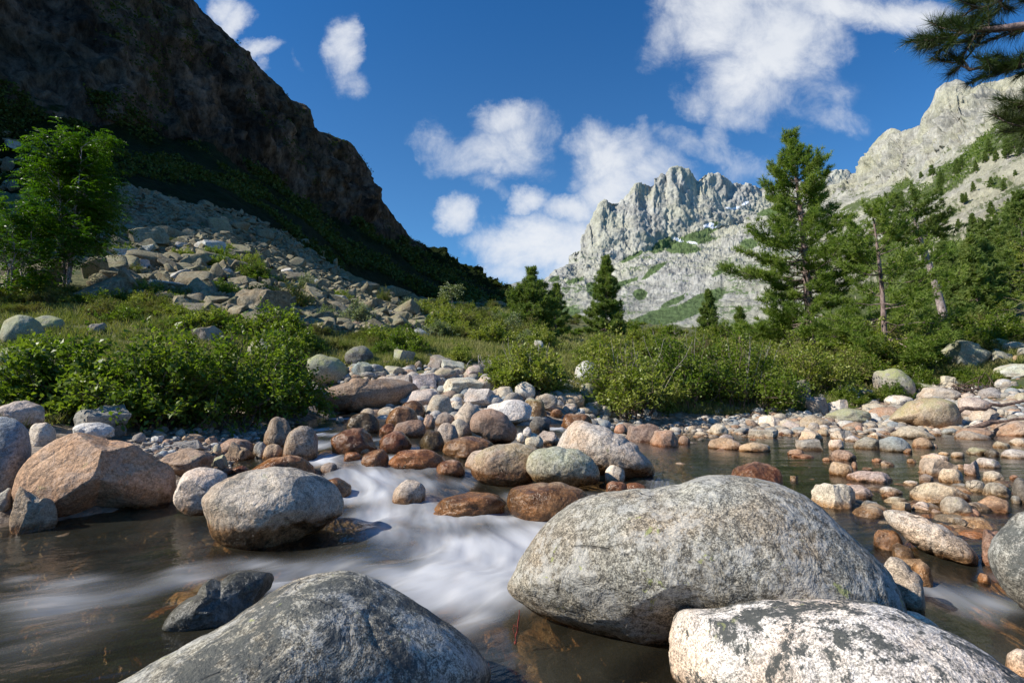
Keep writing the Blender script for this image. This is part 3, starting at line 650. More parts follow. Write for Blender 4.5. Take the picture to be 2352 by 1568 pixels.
def make_rock(x0, y0, x1, y1, tint, style, seed, outline=None, depth=1.0, contact=None, sub=None, spot=0.3, blotch=0.0, moss=0.0, dist=None, name=None, centre=None, cuts=None, lift=0.0, planes=()):
    rs = np.random.RandomState(seed)
    cx, cy = centre or ((x0 + x1) / 2, (y0 + y1) / 2); hx, hy = (x1 - x0) / 2, (y1 - y0) / 2
    if not outline:                      # sits in the ground or water: the widest part lies low, the foot is buried
        g0 = ground_hit(cx, y1); inw = TER(g0[0], g0[1]) < WAT(g0[0], g0[1]) + .08
        k_ = (.86 if 'f' in style or 'u' in style else .80) if inw else (.70 if 'f' in style else .6)
        cy = y0 + 2 * hy * k_; hyt = 2 * hy * k_; hyb = hyt * .8
        if 'u' in style: cy += hy * .1
    d0 = ray(cx, cy); L = np.linalg.norm(d0); d0 = d0 / L
    base = ground_hit(cx if contact is None else contact[0], (y1 - .06 * hy) if contact is None else contact[1])
    Db = np.linalg.norm(base - np.array([0, 0, CAMZ])) if dist is None else dist
    msz = math.sqrt(hx * hy); pxm = Db / (F * L)                       # metres per picture unit at that distance
    dR = min(.5 * (hx + msz), 1.15 * hx) * pxm * depth
    Dc = Db + (0.25 if outline else 0.40) * dR; pxm = Dc / (F * L)
    C = np.array([0, 0, CAMZ]) + d0 * Dc
    right = np.array([d0[1], -d0[0], 0]); right /= np.linalg.norm(right); up = np.cross(right, d0)
    big = max(hx, hy)
    if sub is None: sub = 6 if big > 150 else 5 if big > 45 else 4 if big > 17 else 3
    V, Fc = ico(sub); V = V.copy()
    q0 = rs.uniform(0, 50, 3)
    # facets on the unit shape first
    ang = 'a' in style; ncut = cuts if cuts is not None else (10 if ang else (2 if outline else 6))
    for (nu_, nv_, nw_, off) in planes:
        n = np.array([nu_, nw_, nv_], float); n /= np.linalg.norm(n); dd = V @ n - off; V -= np.clip(dd, 0, None)[:, None] * n * .93
    if ang and not outline:
        Ra = rotm(rs, .35)
        for k in range(3):
            for sg in (-1, 1):
                n = Ra[:, k] * sg; dd = V @ n - rs.uniform(.5, .72); V -= np.clip(dd, 0, None)[:, None] * n * .97
        ncut = 4
    for k in range(ncut):
        n = rs.normal(size=3); n /= np.linalg.norm(n); off = rs.uniform(.52, .82) if ang else rs.uniform(.70, .92)
        dd = V @ n - off; V -= np.clip(dd, 0, None)[:, None] * n * (0.95 if ang else .72)
    nrm = V / (np.linalg.norm(V, axis=1)[:, None])
    disp = (.20 if not outline else .14) * fbm(V * 1.1 + q0, 2) + .055 * fbm(V * 3.1 + q0, 3) + (.022 if big > 40 else .01) * fbm(V * 9 + q0, 3)
    if ang: disp += .05 * fbm(V * 2.5 + q0, 3, .5, True)
    V = V + nrm * disp[:, None] * ((0.16 if sub == 7 else .5) if outline else 1)
    if big > 100:                                          # fine chips and grooves on the large boulders
        V = V + nrm * (.019 * fbm(V * 6 + q0 + 3, 5, .62) - .014 * sstep(1 - np.abs(fbm(V * [.8, 2.2, .8] + q0 + 7, 2)) * 14, .4, 1) * sstep(fbm(V * 1.3 + q0, 2), .05, .3))[:, None]
    du, dv, dw = V[:, 0], V[:, 2], V[:, 1]
    if outline:
        tgt = (x0, y0, x1, y1)
        q, rr = outline_r(outline, cx, cy); th = np.arctan2(dv, du); s = np.hypot(du, dv)
        R = np.interp(th, q, rr) * pxm; a, b = R * s * np.cos(th), R * s * np.sin(th)
    else:
        tilt = 0 if 'f' in style else rs.uniform(-.12, .12); p = 2.5 if 'b' in style else 2.15
        th = np.arctan2(dv, du); s = np.hypot(du, dv); sq = (np.abs(np.cos(th)) ** p + np.abs(np.sin(th)) ** p) ** (-1 / p)
        a = s * sq * np.cos(th) * hx * pxm * 1.06; b = s * sq * np.sin(th) * pxm * 1.02; b = b * np.where(b > 0, hyt, hyb); a, b = a * math.cos(tilt) - b * math.sin(tilt) * .6, b * math.cos(tilt) + a * math.sin(tilt) * .6
    c = np.sign(dw) * np.abs(dw) ** .9 * dR
    if not outline: tgt = (x0, y0, x1, cy + hyb)
    if outline: m_ = 1 + np.minimum(c, 0) / Dc * .85; a = a * m_; b = b * m_
    P = C + a[:, None] * right + b[:, None] * up + c[:, None] * d0
    for _ in range(0 if outline and y1 > 1560 and sub == 7 else 3):                    # near faces loom larger: keep the stone at its true outline size
        P = C + a[:, None] * right + b[:, None] * up + c[:, None] * d0
        qx, qy = proj(P); lo = np.array([qx.min(), qy.min()]); hi_ = np.array([qx.max(), qy.max()])
        sx = (tgt[2] - tgt[0]) / (hi_[0] - lo[0]); sy = (tgt[3] - tgt[1]) / (hi_[1] - lo[1])
        a = a * sx; b = b * sy; a = a + ((tgt[0] + tgt[2]) / 2 - cx - ((lo[0] + hi_[0]) / 2 - cx) * sx) * pxm; b = b - ((tgt[1] + tgt[3]) / 2 - cy - ((lo[1] + hi_[1]) / 2 - cy) * sy) * pxm
    wl = float(WAT(C[0], C[1])); tl = float(TER(C[0], C[1]))
    if 'u' in style: P[:, 2] -= P[:, 2].max() - (wl - .012)
    org = np.array([C[0], C[1], max(P[:, 2].min(), max(wl - .1, tl))]) if True else C
    me = mesh_np(name or 'rock', P - org, Fc, True)
    if ang and not outline: me.set_sharp_from_angle(angle=math.radians(24))
    o = obj(name or ('boulder' if big > 50 else 'stone'), me, M_ROCK, loc=org)
    tv = np.array(TN[tint]) * rs.uniform(.9, 1.1) * (1 + rs.uniform(-.05, .05, 3))
    o['tint'] = [float(x) for x in tv]; o['spot'] = float(spot); o['blotch'] = float(blotch); o['moss'] = float(moss)
    near = tl < wl + .22
    o['wet'] = (9.0 if seed % 3 == 0 or 'u' in style or 'a' in style else float(P[:, 2].max() - .12 * (P[:, 2].max() - wl))) if 'w' in style else (wl + .02 if near else -9.0)
    return o

def rotm(rs, flat=.35):
    a, b, c = rs.uniform(0, 6.28), rs.normal() * flat, rs.normal() * flat
    ca, sa, cb, sb, cc, sc_ = math.cos(a), math.sin(a), math.cos(b), math.sin(b), math.cos(c), math.sin(c)
    return np.array([[ca, -sa, 0], [sa, ca, 0], [0, 0, 1]]) @ np.array([[1, 0, 0], [0, cb, -sb], [0, sb, cb]]) @ np.array([[cc, 0, sc_], [0, 1, 0], [-sc_, 0, cc]])
T3 = lambda x, y: (x * .33594, 588 + y * .33594)
T4 = lambda x, y: (588 + x * .33594, 679.9 + y * .33594)
T5 = lambda x, y: (1286.25 + x * .45312, 679.9 + y * .45312)
T6 = lambda x, y: (.5 * x, 964.7 + .5 * y)
T7 = lambda x, y: (1699.7 + x * .27734, 735 + y * .27734)
T8 = lambda x, y: (1102.5 + x * .53125, 964.7 + y * .53125)
T1 = lambda x, y: (.5 * x, .5 * y)
# hero boulders with their own outlines
HERO = [
 (T8, [(118,840),(160,770),(200,680),(260,580),(330,500),(400,440),(470,395),(560,360),(680,340),(830,320),(960,290),(1050,250),(1150,234),(1250,238),(1380,255),(1470,290),(1550,340),(1620,410),(1700,500),(1780,590),(1815,660),(1832,740),(1810,800),(1700,850),(1550,900),(1300,955),(1150,985),(1000,1005),(850,1015),(650,1000),(450,965),(300,930),(190,880)],
  'grey', 'r', dict(spot=1.0, blotch=.45, contact=(1500, 1478), depth=.62, sub=7, cuts=0, planes=[(.05, -.75, -.66, .84)]), 'huge grey lichen-speckled boulder dominating the right foreground', 'the huge speckled boulder'),
 (T6, [(300,1330),(430,1207),(560,1130),(700,1080),(850,1010),(1000,950),(1080,905),(1180,850),(1300,788),(1400,763),(1500,755),(1600,760),(1680,785),(1760,830),(1850,890),(1950,960),(2050,1040),(2150,1120),(2230,1200),(2300,1330),(2100,1550),(1500,1650),(800,1600),(350,1500)],
  'grey', 'r', dict(spot=1.0, blotch=1.05, contact=(650, 1740), depth=.7, sub=7, cuts=0), 'grey domed boulder with black and yellow lichen at the bottom left foreground', 'the bottom-left dome'),
 (T8, [(825,1180),(830,1060),(860,1000),(900,982),(980,980),(1080,950),(1200,900),(1330,865),(1450,840),(1560,822),(1650,808),(1750,812),(1900,850),(2050,900),(2150,960),(2250,1030),(2400,1130),(2500,1250),(2300,1420),(1600,1480),(1000,1420),(850,1300)],
  'white', 'r', dict(spot=.6, blotch=1.15, contact=(2000, 1740), depth=.66, sub=7, cuts=0), 'white-topped boulder with charcoal lichen at the bottom right corner', 'the white-topped boulder'),
 (T6, [(62,310),(80,210),(150,130),(230,75),(300,55),(380,55),(470,75),(560,105),(640,150),(720,200),(790,240),(812,290),(800,380),(765,450),(690,475),(600,480),(500,470),(420,450),(260,448),(160,400),(90,350)],
  'orange', 'ra', dict(spot=.35, blotch=.15, contact=(260, 1178), depth=.8, sub=7, cuts=0, planes=[(-.62, .35, -.7, .70), (.50, .22, -.84, .70), (.1, -.8, -.6, .52), (.1, .9, -.3, .8)]), 'large orange-brown boulder with a split crease at the left edge pool', 'the large orange boulder'),
 (T6, [(50,300),(90,340),(180,380),(268,450),(245,560),(170,590),(75,560),(45,420)], 'tan', 'a', dict(contact=(60, 1222), depth=.8), 'angular grey-tan block wedged beneath the large orange boulder', 'the wedged tan block'),
 (T6, [(925,340),(960,290),(1060,240),(1180,212),(1290,213),(1400,243),(1480,275),(1550,330),(1580,400),(1575,460),(1500,505),(1400,550),(1300,600),(1250,640),(1150,620),(1050,575),(980,515),(955,440),(932,380)],
  'beige', 'r', dict(spot=.4, blotch=.8, contact=(610, 1246), depth=.85, sub=7, cuts=0, planes=[(.25, -.6, -.8, .80), (-.4, .5, -.75, .88), (.75, .2, -.6, .84)]), 'rounded grey-brown boulder with orange wet foot beside the white water', 'the rounded orange-footed boulder'),
 (T6, [(805,300),(835,240),(900,215),(970,222),(1040,250),(1050,330),(1000,420),(930,445),(850,430),(795,360)], 'cream', 'r', dict(contact=(450, 1180), spot=.4), 'cream-orange boulder squeezed between two bigger boulders on the left', 'the squeezed cream boulder'),
 (T6, [(745,960),(770,920),(800,885),(900,825),(1000,755),(1060,705),(1130,690),(1190,715),(1260,790),(1210,900),(1080,1010),(900,1030),(800,1000)], 'blue-grey', 'aw', dict(contact=(430, 1436), depth=.7, sub=6), 'wet blue-black jagged rock poking through the foam at lower left', 'the wet black rock'),
 (T8, [(330,130),(350,80),(375,30),(400,5),(430,0),(480,20),(560,55),(620,90),(680,140),(730,190),(757,235),(750,262),(650,268),(520,240),(400,200)], 'pink', 'r', dict(spot=.6, contact=(1440, 1098), depth=.8, sub=6), 'tall pinkish-grey peaked boulder standing behind the paired boulders', 'the pinkish peaked boulder'),
 (T4, [(1465,1120),(1520,1060),(1600,1015),(1700,1000),(1830,1005),(1920,1035),(1950,1100),(1920,1200),(1880,1290),(1700,1325),(1550,1290),(1480,1220)], 'tan', 'r', dict(spot=.5, moss=.25, contact=(1150, 1112), depth=.8, sub=6), 'grey-gold wet boulder, left one of the touching pair in mid-stream', 'the gold boulder of the pair'),
 (T4, [(1845,1200),(1860,1100),(1900,1050),(2000,1025),(2130,1030),(2250,1060),(2320,1120),(2352,1200),(2350,1280),(2230,1320),(2050,1320),(1900,1290)], 'tan', 'r', dict(spot=.7, moss=.3, contact=(1290, 1122), depth=.85, sub=6), 'green-grey boulder with golden foot, right one of the touching pair', 'the green boulder of the pair'),
 (T4, [(1715,1400),(1730,1310),(1830,1272),(2000,1268),(2150,1285),(2250,1330),(2300,1400),(2310,1480),(2230,1560),(2000,1590),(1830,1570),(1740,1500)], 'brown', 'rw', dict(contact=(1260, 1196), depth=.85, sub=6), 'wet red-brown boulder glistening below the touching pair', 'the glistening red-brown boulder'),
 (T4, [(230,700),(330,670),(400,655),(480,610),(600,560),(800,558),(950,570),(1080,600),(1110,640),(1090,700),(1020,760),(900,800),(760,815),(600,810),(450,790),(300,770)], 'brown', 'ra', dict(contact=(850, 945), depth=.6, sub=6, cuts=4), 'broad flat orange-brown rock slab above the upper cascade', 'the broad brown slab'),
 (T8, [(1742,400),(1800,386),(1880,400),(1960,430),(2050,480),(2110,520),(2155,575),(2155,615),(2120,632),(2030,610),(1950,585),(1880,555),(1820,505),(1760,455)], 'beige', 'r', dict(spot=.8, contact=(2200, 1292), depth=.55, sub=6, cuts=2), 'tilted oval granite slab with mossy lower edge at right', 'the tilted oval slab'),
 (T8, [(2352,400),(2290,470),(2220,550),(2188,620),(2200,700),(2240,770),(2300,830),(2380,880),(2600,900),(2800,700),(2700,480),(2500,380)], 'grey', 'r', dict(spot=.8, blotch=1.0, contact=(2400, 1420), depth=.8, sub=6), 'speckled grey boulder with orange rim cut by the right frame edge', 'the right-edge boulder'),
 (T8, [(1740,590),(1790,590),(1850,640),(1910,705),(1928,770),(1915,830),(1830,850),(1750,800)], 'beige', 'r', dict(spot=.5, contact=(2080, 1400), depth=.9), 'brown and cream rock tucked behind the right end of the huge boulder', 'the tucked cream rock'),
 (T8, [(1640,830),(1655,790),(1720,785),(1850,795),(1930,820),(1985,880),(1900,920),(1700,900)], 'white', 'r', dict(contact=(2050, 1470), depth=.5), 'white slab edge between the huge boulder and the white-topped boulder', 'the white slab edge'),
 (T7, [(1225,850),(1280,790),(1360,710),(1480,660),(1600,640),(1720,645),(1800,680),(1830,760),(1838,860),(1790,915),(1600,918),(1400,880),(1300,870)], 'tan', 'r', dict(spot=.4, moss=.45, contact=(2150, 988), depth=.8, sub=6), 'big yellow-lichened boulder with tan foot on the far right shore', 'the tan-footed shore boulder'),
 (T7, [(1095,470),(1110,420),(1200,405),(1330,398),(1400,440),(1455,620),(1400,650),(1200,655),(1130,620)], 'grey', 'a', dict(moss=1.0, contact=(2060, 915), depth=.7, cuts=3), 'wedge-shaped grey boulder crusted yellow-green on the right bank', 'the yellow-crusted wedge'),
 (T7, [(1620,360),(1640,290),(1700,220),(1780,175),(1860,165),(1920,200),(1990,240),(2085,290),(2070,340),(1980,400),(1800,410),(1660,405)], 'green-grey', 'ra', dict(moss=.5, contact=(2220, 845), depth=.8, cuts=4), 'big green-grey boulder highest on the right bank before the pines', 'the highest right-bank boulder'),
 (T4, [(340,470),(360,415),(430,397),(510,405),(580,440),(625,500),(645,560),(600,610),(500,600),(370,515)], 'green-grey', 'r', dict(moss=.8, contact=(750, 880), depth=.9), 'lichen-capped green boulder beside the tuft of dry grass', 'the lichen-capped boulder'),
 (T4, [(1580,760),(1620,715),(1700,705),(1850,712),(1888,780),(1880,850),(1820,885),(1700,850),(1620,800)], 'white', 'a', dict(spot=.5, contact=(1190, 975), cuts=4), 'cream flat-topped block crowning the middle boulder heap', 'the cream flat-topped block'),
 (T4, [(1462,870),(1490,800),(1560,768),(1660,780),(1740,850),(1785,930),(1760,1000),(1650,1012),(1530,960),(1470,920)], 'brown', 'r', dict(spot=.2, contact=(1150, 1018)), 'big smooth brown boulder at the front of the middle heap', 'the smooth brown boulder'),
 (T3, [(0,610),(0,450),(60,415),(140,402),(230,430),(290,490),(315,560),(300,620),(150,640)], 'green-grey', 'r', dict(moss=.5, contact=(60, 792), depth=.9), 'dark round green-grey boulder above the bush at the left edge', 'the dark left-edge boulder'),
 (T3, [(-150,1100),(0,1095),(90,1120),(185,1190),(225,1300),(220,1500),(180,1620),(-150,1650)], 'blue-grey', 'r', dict(contact=(0, 1125), depth=.9), 'big blue-grey boulder cut by the left frame edge', 'the left-edge blue boulder'),
 (T4, [(-60,380),(0,300),(50,288),(120,310),(215,370),(240,450),(150,480),(0,470)], 'green-grey', 'ra', dict(moss=.3, contact=(640, 845), depth=1.0, cuts=3), 'striated green-grey slab sloping behind the left bush', 'the striated slab'),
]
# other stones: (zoom, x0, y0, x1, y1, colour, style[, label])
ST = {
T4: [(375,522,510,610,'grey','a'),(605,338,805,490,'dark grey','r'),(925,362,1090,470,'green-grey','a'),(1165,400,1335,505,'grey','a'),(650,448,810,545,'blue-grey','af'),
 (1265,432,1425,525,'pale grey','af'),(1435,470,1560,560,'pink','r'),(1200,488,1370,585,'beige','r'),(870,475,1010,545,'pink','a'),(235,635,340,685,'brown','r'),(280,598,475,685,'pale grey','r'),
 (830,535,1110,650,'pink','ra'),(1065,528,1260,650,'pale grey','a'),(1275,555,1560,685,'cream','a','craggy cream block with split grain above the middle heap'),(1015,632,1265,750,'pink','r'),(1160,672,1345,835,'beige','r'),
 (1420,628,1665,760,'cream','a'),(1640,617,1760,710,'cream','r'),(1768,585,1910,705,'white','r','pale upright egg-shaped stone beside the mid-stream bush'),(1330,715,1420,790,'cream','r'),(1355,722,1555,900,'beige','r'),
 (1310,838,1480,970,'beige','r'),(1230,865,1385,1010,'beige','r'),(980,712,1160,840,'brown','rw'),(870,750,1110,900,'brown','rw'),(1140,805,1225,910,'orange','r'),(1222,790,1360,885,'grey','r'),
 (940,845,1165,970,'red','r'),(840,920,1065,1065,'red','rw'),(1118,915,1290,1062,'dark grey','rw'),(1275,955,1640,1110,'brown','rw'),(510,900,840,1070,'red','rw','dark red glossy wet boulder between the cascade arms'),
 (620,795,845,940,'dark grey','rw'),(50,823,258,1035,'brown','r','upright rounded brown boulder left of the upper cascade'),(180,885,425,1118,'brown','r','leaning pointed brown boulder right beside the upper cascade'),
 (0,995,75,1105,'blue-grey','r'),(42,1008,185,1110,'tan','r'),(-60,1085,410,1265,'orange','rw','flat wet orange rock behind the rounded boulder'),(718,1042,910,1165,'brown','rw'),(905,1045,1290,1165,'orange','rw'),
 (1228,1115,1430,1220,'brown','rw'),(430,1240,655,1360,'brown','rw'),(930,1252,1160,1415,'pink','r','pinkish stone ringed by white foam in the cascade'),(760,1350,880,1430,'pink','ru'),(1180,1335,1710,1490,'brown','rw','low broad brown rock half under the foam'),
 (1420,1050,1650,1185,'beige','r'),(1815,700,1995,855,'green-grey','rw'),(1910,665,2065,785,'beige','r'),(2055,660,2250,765,'tan','r'),(1870,820,2010,930,'dark grey','r'),
 (1905,918,2080,1020,'pink','a'),(2085,800,2300,910,'brown','rw'),(2175,440,2352,610,'pale grey','r','pale lichen boulder standing in the mid-stream bush'),(2215,590,2330,730,'green-grey','r','yellow-green crusted rock under the mid-stream bush'),
 (1965,652,2045,705,'orange','r'),(2095,738,2200,805,'pink','r'),(545,822,605,868,'pink','r'),(440,1135,560,1215,'grey','r'),(1500,545,1640,655,'pink','r'),
 (1025,515,1110,550,'beige','r'),(1085,440,1135,500,'brown','r'),(1020,470,1100,515,'pink','a'),(1350,490,1430,540,'pink','r'),(800,510,900,545,'grey','af'),(630,475,700,545,'orange','r'),(260,560,330,610,'dark grey','r'),
 (1340,665,1430,720,'beige','r'),(1160,620,1225,650,'tan','r'),(1560,1090,1660,1160,'beige','r'),(840,870,960,950,'brown','rw'),(1300,760,1370,830,'brown','r'),(600,1065,720,1120,'orange','rw'),(700,1040,780,1080,'tan','r'),
 (1240,560,1290,640,'tan','r'),(1750,660,1820,720,'grey','r'),(2010,770,2100,830,'brown','rw'),(2240,720,2352,790,'pink','a'),(2160,760,2300,810,'tan','r'),(1900,300,1965,390,'pale grey','a'),(1845,305,1910,350,'pale grey','r'),
 (1190,620,1230,660,'brown','r'),(1640,1020,1700,1060,'beige','r'),(2060,590,2170,640,'green-grey','r')],
T3: [(215,405,450,520,'green-grey','r'),(-30,600,340,760,'green-grey','ra'),(-40,740,110,880,'green-grey','af'),(1300,475,1530,595,'grey','a'),(590,455,760,535,'grey','af'),(-60,985,310,1180,'beige','r','smooth beige boulder under the left end of the big bush'),(185,1135,385,1310,'cream','r'),
 (495,1135,785,1260,'white','r','pale pinkish boulder peeping over the large orange boulder'),(500,1010,900,1230,'grey','ra'),(900,1205,1000,1280,'grey','r'),(1020,1185,1115,1235,'blue-grey','a'),(1020,1225,1125,1290,'pale grey','a'),(1195,1180,1270,1235,'beige','r'),
 (1310,1118,1490,1190,'brown','r'),(1305,1170,1385,1220,'grey','r'),(1235,1213,1400,1275,'orange','r'),(1400,1230,1495,1300,'brown','r'),(1170,1255,1410,1340,'grey','a'),(1085,1310,1465,1490,'tan','r','large tan-grey rounded boulder on the gravel above the cream boulder'),
 (1105,1250,1185,1300,'orange','r'),(1455,1282,1515,1345,'cream','r'),(1495,1245,1740,1345,'brown','r'),(1520,1268,1745,1405,'tan','ra'),(1727,1268,1820,1358,'blue-grey','r'),(1435,1355,1560,1445,'green-grey','a'),
 (1130,1295,1190,1330,'orange','a'),(1540,1365,1600,1400,'beige','r'),(1020,1320,1110,1365,'brown','a'),(240,990,440,1060,'grey','af'),(-20,1290,60,1420,'dark grey','r'),(1100,1270,1160,1310,'pink','a'),(960,1270,1030,1310,'grey','a'),(1580,1430,1700,1480,'red','rw'),(1500,1445,1600,1480,'orange','rw')],
T6: [(-20,310,60,425,'grey','r'),(860,525,1000,580,'red','rwu'),(490,1060,860,1330,'tan','rwu','pale dome drowned just under the water at lower left'),(590,770,800,930,'orange','rwu','orange stone glowing under the lower left water'),(2225,965,2320,1040,'orange','rwu'),(2240,1010,2400,1120,'brown','rwu')],
T8: [(540,168,628,272,'white','r','small round white stone below the pinkish peaked boulder'),(545,262,640,315,'red','rw'),(620,268,720,312,'red','rw'),(990,15,1075,68,'cream','r'),(735,42,860,116,'orange','r'),(615,12,775,98,'brown','a'),(855,65,910,108,'brown','r'),(985,75,1140,126,'tan','r'),
 (1120,95,1260,134,'beige','rf'),(1075,178,1310,300,'red','rw','rust-red wet rock behind the crest of the huge boulder'),(1260,212,1460,280,'red','rwu'),(1430,270,1625,380,'cream','af'),(2160,470,2280,640,'red','ra'),(2270,985,2420,1100,'cream','r'),(1700,470,1830,560,'brown','rw'),(1780,530,1880,600,'grey','rw'),(1860,610,1960,700,'tan','rw'),
 (580,15,640,60,'orange','r'),(2150,660,2210,705,'tan','rw'),(1030,60,1100,90,'grey','r'),(1340,240,1375,262,'cream','a')],
T7: [(765,530,990,655,'green-grey','a'),(350,490,590,720,'dark grey','a','dark jagged rock shaded under the stream-side bush'),(540,632,735,790,'grey','ra'),(695,655,905,790,'cream','a'),(700,725,1090,860,'green-grey','r','low olive-green boulder on the far pond shore'),
 (485,785,765,900,'tan','r'),(150,790,380,890,'white','a'),(330,830,495,915,'cream','a'),(60,900,320,978,'pink','a'),(560,848,665,910,'pale grey','r'),(830,828,885,866,'white','r'),(940,870,1030,935,'orange','r'),
 (480,890,690,1005,'cream','a'),(745,910,945,990,'cream','a'),(865,955,1020,1010,'pale grey','r'),(730,985,865,1072,'cream','r'),(455,980,690,1080,'grey','a'),(-10,1010,255,1092,'tan','rf'),(935,965,1200,1070,'grey','rf'),
 (1150,960,1425,1092,'blue-grey','r','blue-grey lens-shaped stone in the pond'),(1050,925,1215,975,'white','af'),(1420,970,1615,1060,'tan','r'),(1190,620,1450,725,'cream','r'),(1055,715,1360,830,'orange','rf','rust-orange slab beside the yellow-lichened shore boulder'),
 (1240,875,1620,985,'beige','rf'),(1455,550,1840,680,'beige','rf'),(1420,520,1615,605,'green-grey','r'),(870,645,1065,705,'green-grey','rf'),(1000,685,1230,745,'beige','rf'),(2045,150,2250,245,'green-grey','r'),(2070,235,2160,285,'grey','rf'),
 (2165,178,2380,265,'pale grey','r'),(2050,250,2260,370,'grey','ra'),(2290,225,2440,305,'grey','r'),(2255,290,2310,365,'orange','r'),(2090,360,2460,480,'pale grey','rf'),(1390,325,1600,410,'pink','r'),(1800,635,2085,840,'pink','r','pink-white round boulder right of the tan-footed shore boulder'),
 (1880,730,2150,860,'beige','r'),(2075,830,2460,960,'tan','rf'),(1875,828,2070,925,'cream','r'),(1785,890,2115,980,'orange','rf'),(1770,915,2085,990,'grey','rf'),(1565,912,1670,958,'cream','af'),(1820,600,1960,670,'beige','r'),(1960,555,2200,660,'grey','rf'),(1650,460,1790,565,'cream','a'),
 (735,1070,965,1165,'brown','r'),(735,1170,950,1290,'orange','r'),(880,1245,1270,1340,'pink','rf'),(390,1065,540,1120,'orange','r'),(420,1105,620,1140,'red','rf'),(1495,1100,1735,1175,'cream','r'),(1460,1135,1810,1290,'beige','ra'),(1945,1135,2165,1222,'pale grey','r'),
 (2150,1065,2420,1146,'pale grey','rf'),(2225,975,2420,1040,'pale grey','rf'),(2090,1000,2240,1060,'beige','rf'),(1870,1050,2060,1115,'green-grey','r'),(2020,1065,2150,1130,'dark grey','r'),(1745,1090,1860,1140,'beige','r'),(1850,1160,1995,1292,'pink','a'),(1640,1225,1850,1350,'cream','r'),
 (1480,1270,1605,1355,'grey','a'),(1860,1320,2060,1422,'pale grey','r'),(2000,1245,2195,1335,'beige','r'),(2005,1340,2250,1460,'grey','r'),(2250,1300,2460,1520,'dark grey','r','dark grey boulder at the right edge of the pond'),(1400,1340,1920,1510,'beige','rf','broad low beige boulder in the middle of the stony pond'),
 (835,1360,1100,1475,'pink','r'),(1165,1418,1310,1470,'orange','r'),(1190,1460,1400,1515,'pale grey','rf'),(1250,1480,1420,1580,'beige','ra'),(1650,1455,1930,1620,'grey','r'),(1940,1450,2250,1580,'orange','rf'),(1150,1375,1350,1435,'pale grey','rf'),(1420,1500,1590,1580,'pale grey','r'),
 (975,560,1060,640,'beige','a'),(455,750,530,800,'pale grey','a'),(510,745,600,805,'pale grey','r'),(620,700,700,780,'grey','a'),(890,840,1000,885,'cream','rf'),(640,900,740,960,'tan','r'),(320,925,365,955,'orange','r'),(380,935,440,960,'grey','rf'),(1040,880,1130,925,'tan','rf'),(1130,865,1230,905,'beige','rf'),
 (1350,1060,1430,1105,'brown','r'),(1090,1140,1180,1175,'orange','r'),(1380,1145,1460,1180,'tan','r'),(680,1135,760,1165,'orange','rf'),(1010,1215,1100,1240,'pink','rf'),(1160,1165,1280,1205,'pale grey','rf'),(1350,1325,1480,1370,'pale grey','rf'),(870,1350,960,1380,'orange','rf'),(1780,1190,1870,1230,'cream','rf'),
 (920,1170,975,1230,'tan','r'),(2230,1280,2310,1320,'orange','r'),(1300,560,1420,600,'green-grey','r'),(1560,1020,1640,1060,'beige','rf'),(2270,600,2420,660,'beige','rf'),(1640,1090,1740,1115,'cream','rf'),(1000,1490,1160,1560,'blue-grey','rf'),(1580,1560,1680,1620,'pale grey','r'),(1750,1630,1900,1700,'blue-grey','a'),
 (2240,1450,2330,1520,'blue-grey','r'),(1900,1560,2000,1640,'brown','rf')],
}
sid = 100
for (T, pts, tint, sty, kw, label, short) in HERO:
    pp = [T(*q) for q in pts]; xs_ = [q[0] for q in pp]; ys_ = [q[1] for q in pp]; kw = dict(kw)
    sid += 1
    o = make_rock(min(xs_), min(ys_), max(xs_), max(ys_), tint, sty, sid, outline=pp, name='boulder', **kw)
    if 'orange-footed' in (short or ''): o['wet'] = .14; o['blotch'] = .85
    if short == 'the large orange boulder': o['tint'] = [.44, .28, .17]
    if 'pair' in (short or '') or 'pinkish peaked' in (short or ''): o['wet'] = o['wet'] + .09
    if short == 'the green boulder of the pair': o['tint'] = [.33, .335, .27]
    if short == 'the wet black rock': o['tint'] = [.07, .075, .066]; o['wet'] = -9.0; o['gloss'] = 1.0
    tag(o, label, 'boulder'); ALLROCK.append(((min(xs_) + max(xs_)) / 2, (min(ys_) + max(ys_)) / 2, max(xs_) - min(xs_), o, tint, sty, label, short))
for T, L in ST.items():
    for e in L:
        x0, y0 = T(e[0], e[1]); x1, y1 = T(e[2], e[3]); sid += 1
        rs = np.random.RandomState(sid)
        up_bank = (y1 < 880) or (T is T3 and y1 < 920)
        o = make_rock(x0, y0, x1, y1, e[4], e[5], sid, spot=.15 + .35 * rs.rand(), blotch=.3 * rs.rand(), moss=(.35 if up_bank else 0) + (.5 if e[4] == 'green-grey' else 0))
        ALLROCK.append(((x0 + x1) / 2, (y0 + y1) / 2, x1 - x0, o, e[4], e[5], e[7] if len(e) > 7 else (e[6] if len(e) > 6 else None), None))

